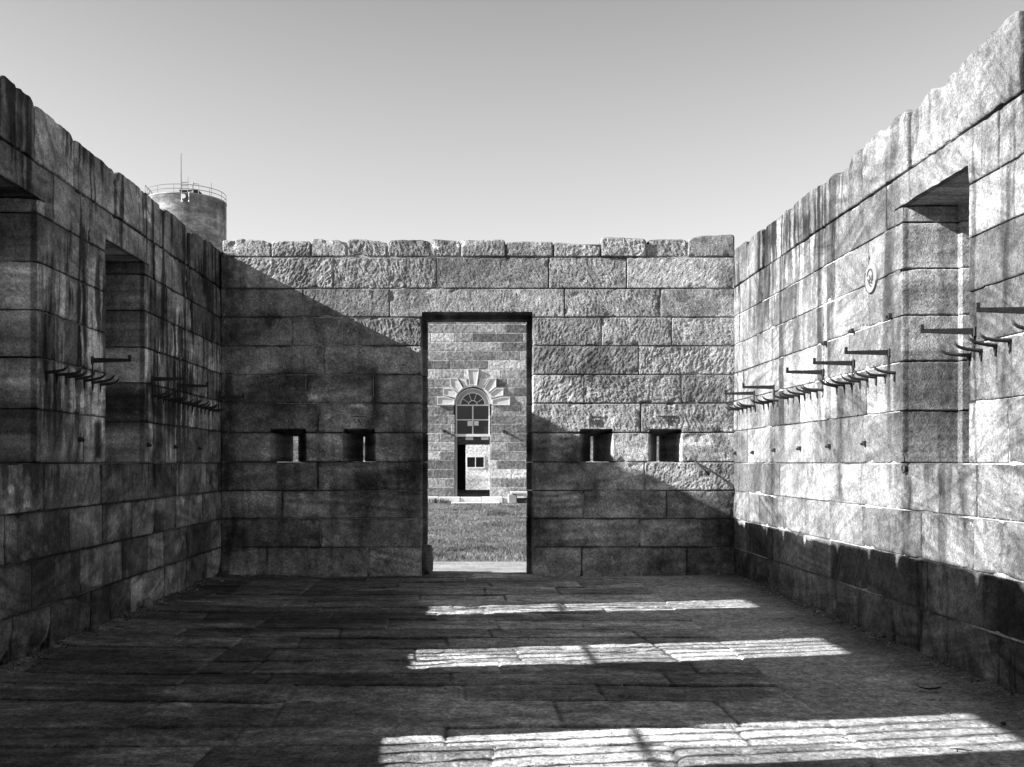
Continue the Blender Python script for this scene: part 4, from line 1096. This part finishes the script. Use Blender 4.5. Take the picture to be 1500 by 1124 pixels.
A = Acc(); v, f, t = sheet(-8, 8, 47.6, 54.9, 0.3, GZ + 0.12, lambda X, Y: 0.01 * fbm(X, Y, 1, 2), lambda X, Y: 0.6 + 0 * X); A.add(v, f, t); tag(build(A, 'yard', M_floor), kind='structure')

# weeds at the foot of the far building and beside the right jamb outside
def weed(loc, n, h, label, seed, spread=0.12):
    rs = np.random.RandomState(seed); bm = bmesh.new()
    for i in range(n):
        a = rs.uniform(0, 2 * math.pi); l = h * rs.uniform(.5, 1); sp = spread * rs.rand(); b0 = np.array([sp * math.cos(a), sp * math.sin(a) * .4, 0])
        tip = b0 + np.array([math.cos(a) * l * .7, math.sin(a) * l * .5, l]); mid = (b0 + tip) / 2 + np.array([0, 0, l * .15]); wv = np.array([-math.sin(a), math.cos(a), 0]) * h * .07
        v = [bm.verts.new(tuple(x)) for x in (b0 - wv * .3, b0 + wv * .3, mid + wv, mid - wv, tip)]
        bm.faces.new((v[0], v[1], v[2], v[3])); bm.faces.new((v[3], v[2], v[4]))
    o = bm_obj('weed', bm, M_weed); o.location = loc; return tag(o, label, 'weed')
M_weed = plain('weed_leaf', 0.06, 0.6, 0, 0.4, 30)
weed((fx(640), FY - 0.6, GZ), 90, 0.22, 'dark low weeds at the building foot left of the doorstep', 1, 0.5)
weed((bx(632), D + T + 0.35, GZ + .05), 14, 0.10, 'small weed sprouting just outside beside the left door jamb', 2, 0.05)
#weed((XL + 0.08, 12.2, 0.03), 12, 0.05, 'tiny weed at the foot of the left wall near the corner', 3, 0.05)

# ================================================================== TOWER
R0 = 130.0; tr = 4.81; tcx, tcy = -R0 * math.sin(R(15.8)), R0 * math.cos(R(15.8)); TH = EZ + (VY - 298) / F * 125.1
root = empty('water_tower', (tcx, tcy, GZ)); tag(root, 'round concrete water tower rising behind the left wall', 'tower')
TH -= GZ
A = Acc(); K = 128; NZ = 90
th = np.linspace(0, 2 * math.pi, K + 1)[:-1]; zs = np.linspace(0, TH, NZ)
TT, ZZ = np.meshgrid(th, zs, indexing='ij')
lift = 0.012 * np.abs(np.sin(ZZ * math.pi / 1.2)) ** 8
rad = tr + 0.02 * fbm(np.cos(TT) * 3, np.sin(TT) * 3, ZZ, 2) - lift
tn = 0.28 * (1 + 0.3 * vn(ZZ * 1.4, 0.3, 8) + 0.7 * fbm(np.cos(TT) * 5, np.sin(TT) * 5, ZZ * 1.2, 5, 0.65)) * (1 - 0.35 * sm(0.1, 0.5, fbm(TT * 9, ZZ * 0.25, 3, 3)) * sm(TH - 9, TH - 1, ZZ)) * (1 - 0.2 * (np.mod(ZZ, 1.2) < 0.12)) * (1 - 0.4 * sm(TH - 1.4, TH - 0.9, ZZ))
tn = tn * (1 - 0.25 * sm(0.0, 0.3, vn(ZZ * 0.9, TT * 2, 6)))
idx = np.arange(K * NZ).reshape(K, NZ); ix2 = np.roll(idx, -1, 0)
A.add(np.stack([(rad * np.cos(TT)).ravel(), (rad * np.sin(TT)).ravel(), ZZ.ravel()], 1), np.stack([idx[:, :-1].ravel(), ix2[:, :-1].ravel(), ix2[:, 1:].ravel(), idx[:, 1:].ravel()], 1), tn.ravel())
build(A, 'tank', M_tower, root)
bm = bmesh.new(); tube(bm, [(0, 0, TH - 0.02), (0, 0, TH + 0.12)], [tr + 0.04, tr + 0.04], 96); bm_obj('roof_slab', bm, M_conc, root)
bm = bmesh.new(); rt = TH + 0.12; rr_ = tr - 0.06
for h in (0.45, 0.95): tube(bm, [(rr_ * math.cos(a), rr_ * math.sin(a), rt + h) for a in np.linspace(0, 2 * math.pi, 65)], 0.035, 6, False)
for k in range(14):
    a = 2 * math.pi * k / 14 + 0.2; tube(bm, [(rr_ * math.cos(a), rr_ * math.sin(a), rt - 0.02), (rr_ * math.cos(a), rr_ * math.sin(a), rt + 0.97)], 0.04, 6)
bm_obj('railing', bm, M_steel, root)
def tp(px, Y): return (px - VX) / F * Y - tcx, Y - tcy     # local x, y for a photo column
x, y = tp(265, 122.2)
bm = bmesh.new(); tube(bm, [(x, y, rt - 0.3), (x, y, rt + 1.4), (x, y, rt + 5.1)], [0.10, 0.08, 0.05], 8); bm_obj('antenna_mast', bm, M_steel, root)
x, y = tp(276, 121.8)
bm = bmesh.new(); bbox(bm, (x - 1.0, y, rt), (x + 1.1, y + 1.6, rt + 0.55), 0.03); bbox(bm, (x - 1.1, y - .1, rt + 0.55), (x + 1.2, y + 1.7, rt + 0.63), 0.01); bm_obj('hatch_box', bm, M_dark, root)
bm = bmesh.new()
for dx_ in (-0.7, 0.0, 0.65): tube(bm, [(x + dx_, y - 0.3, rt - .2), (x + dx_, y - 0.3, rt + 1.5)], 0.045, 6)
for h in (1.45, 1.05): tube(bm, [(x - 0.75, y - 0.3, rt + h), (x + 0.05, y - 0.3, rt + h)], 0.04, 6)
tube(bm, [(x + 0.7, y - .3, rt + 1.3), (x + 1.3, y - .3, rt + 1.25), (x + 1.3, y - .3, rt - .1)], 0.045, 6); tube(bm, [(x + .05, y - .3, rt + 1.4), (x + .05, y - .3, rt + 2.1)], 0.02, 5)
bm_obj('ladder_rail', bm, M_steel, root); bm = bmesh.new(); tube(bm, [(x + 2.6, y + .5, rt), (x + 2.6, y + .5, rt + 1.6)], 0.025, 5)
bm_obj('post', bm, M_steel, root)
x, y = tp(269, 120.35)
bm = bmesh.new(); tube(bm, [(x, y - 0.15, TH - 0.4), (x, y + 0.2, TH - 0.4)], [0.27, 0.2], 20); tube(bm, [(x - .25, y, TH + 0.05), (x - .2, y, TH - 0.9)], 0.05, 6); tube(bm, [(x - .2, y - .1, TH - 0.95), (x - .2, y + .1, TH - .95)], 0.13, 12); bm_obj('floodlight', bm, M_white, root)
x, y = tp(276.8, 120.3)
bm = bmesh.new(); tube(bm, [(x + 0.5, y, TH + 0.1), (x, y, TH + 0.1), (x, y, TH - 0.9)], 0.045, 6); tube(bm, [(x, y, TH - 0.9), (x, y, TH - 1.05)], 0.09, 8); bm_obj('conduit', bm, M_white, root)
x, y = tp(219, 122.5)
bm = bmesh.new(); tube(bm, [(x + 0.7, y, rt), (x - 0.5, y, rt + 1.35), (x - 0.58, y, rt + 0.95)], 0.06, 6); tube(bm, [(x - .1, y, rt), (x, y, rt + .8)], 0.045, 6); tube(bm, [(x - .4, y, rt - .1), (x + .15, y, rt + .85)], 0.045, 6); bm_obj('davit_arm', bm, M_steel, root)

# ================================================================== LIGHT, SKY, CAMERA
sd = SUN / np.linalg.norm(SUN)
elev = math.asin(-sd[2])
az_from = math.atan2(-sd[0], -sd[1])      # compass-style angle of the sun (from +Y towards +X)
sun = bpy.data.lights.new('sun', 'SUN'); sun.energy = 5.0; sun.angle = R(0.4); sun.color = (1, 1, 1)
so = bpy.data.objects.new('sun', sun); COL.objects.link(so)
from mathutils import Vector
so.rotation_euler = Vector(sd).to_track_quat('-Z', 'Y').to_euler(); so.location = (-20, -6, 15)
w = bpy.data.worlds.new('World'); scene.world = w; w.use_nodes = True
nt = w.node_tree; bg = nt.nodes['Background']
sky = nt.nodes.new('ShaderNodeTexSky'); sky.sky_type = 'NISHITA'; sky.sun_disc = False
sky.sun_elevation = elev; sky.sun_rotation = az_from; sky.air_density = 1.0; sky.dust_density = 0.6; sky.ozone_density = 1.5
bw = nt.nodes.new('ShaderNodeRGBToBW'); nt.links.new(sky.outputs[0], bw.inputs[0])
gm = nt.nodes.new('ShaderNodeMath'); gm.operation = 'POWER'; gm.inputs[1].default_value = 1.0
sc_ = nt.nodes.new('ShaderNodeMath'); sc_.operation = 'MULTIPLY'; sc_.inputs[1].default_value = 1.0
tcw = nt.nodes.new('ShaderNodeTexCoord'); sp = nt.nodes.new('ShaderNodeSeparateXYZ'); nt.links.new(tcw.outputs['Generated'], sp.inputs[0])
mr = nt.nodes.new('ShaderNodeMapRange'); mr.interpolation_type = 'SMOOTHSTEP'
mr.inputs['From Min'].default_value = 0.25; mr.inputs['From Max'].default_value = 0.85; mr.inputs['To Min'].default_value = 1.0; mr.inputs['To Max'].default_value = 0.16
nt.links.new(sp.outputs['Z'], mr.inputs['Value']); nt.links.new(mr.outputs[0], sc_.inputs[1])
nt.links.new(bw.outputs[0], gm.inputs[0]); nt.links.new(gm.outputs[0], sc_.inputs[0]); nt.links.new(sc_.outputs[0], bg.inputs[0])
bg.inputs[1].default_value = 0.081
cam = bpy.data.cameras.new('camera'); co = bpy.data.objects.new('camera', cam); COL.objects.link(co)
cam.sensor_width = 36; cam.sensor_fit = 'HORIZONTAL'; cam.lens = 36 * F / 1500
cam.shift_x = (750 - VX) / 1500; cam.shift_y = (VY - 562) / 1500
cam.clip_end = 2000; cam.clip_start = 0.05
co.location = (0, 0, EZ); co.rotation_euler = (R(90), 0, 0)
scene.camera = co
vs_ = scene.view_settings
vs_.view_transform = 'Standard'; vs_.look = 'None'; vs_.exposure = 1.7; vs_.gamma = 1.0
scene.render.engine = 'CYCLES'
scene.cycles.use_denoising = True
scene.cycles.max_bounces = 8; scene.cycles.diffuse_bounces = 5
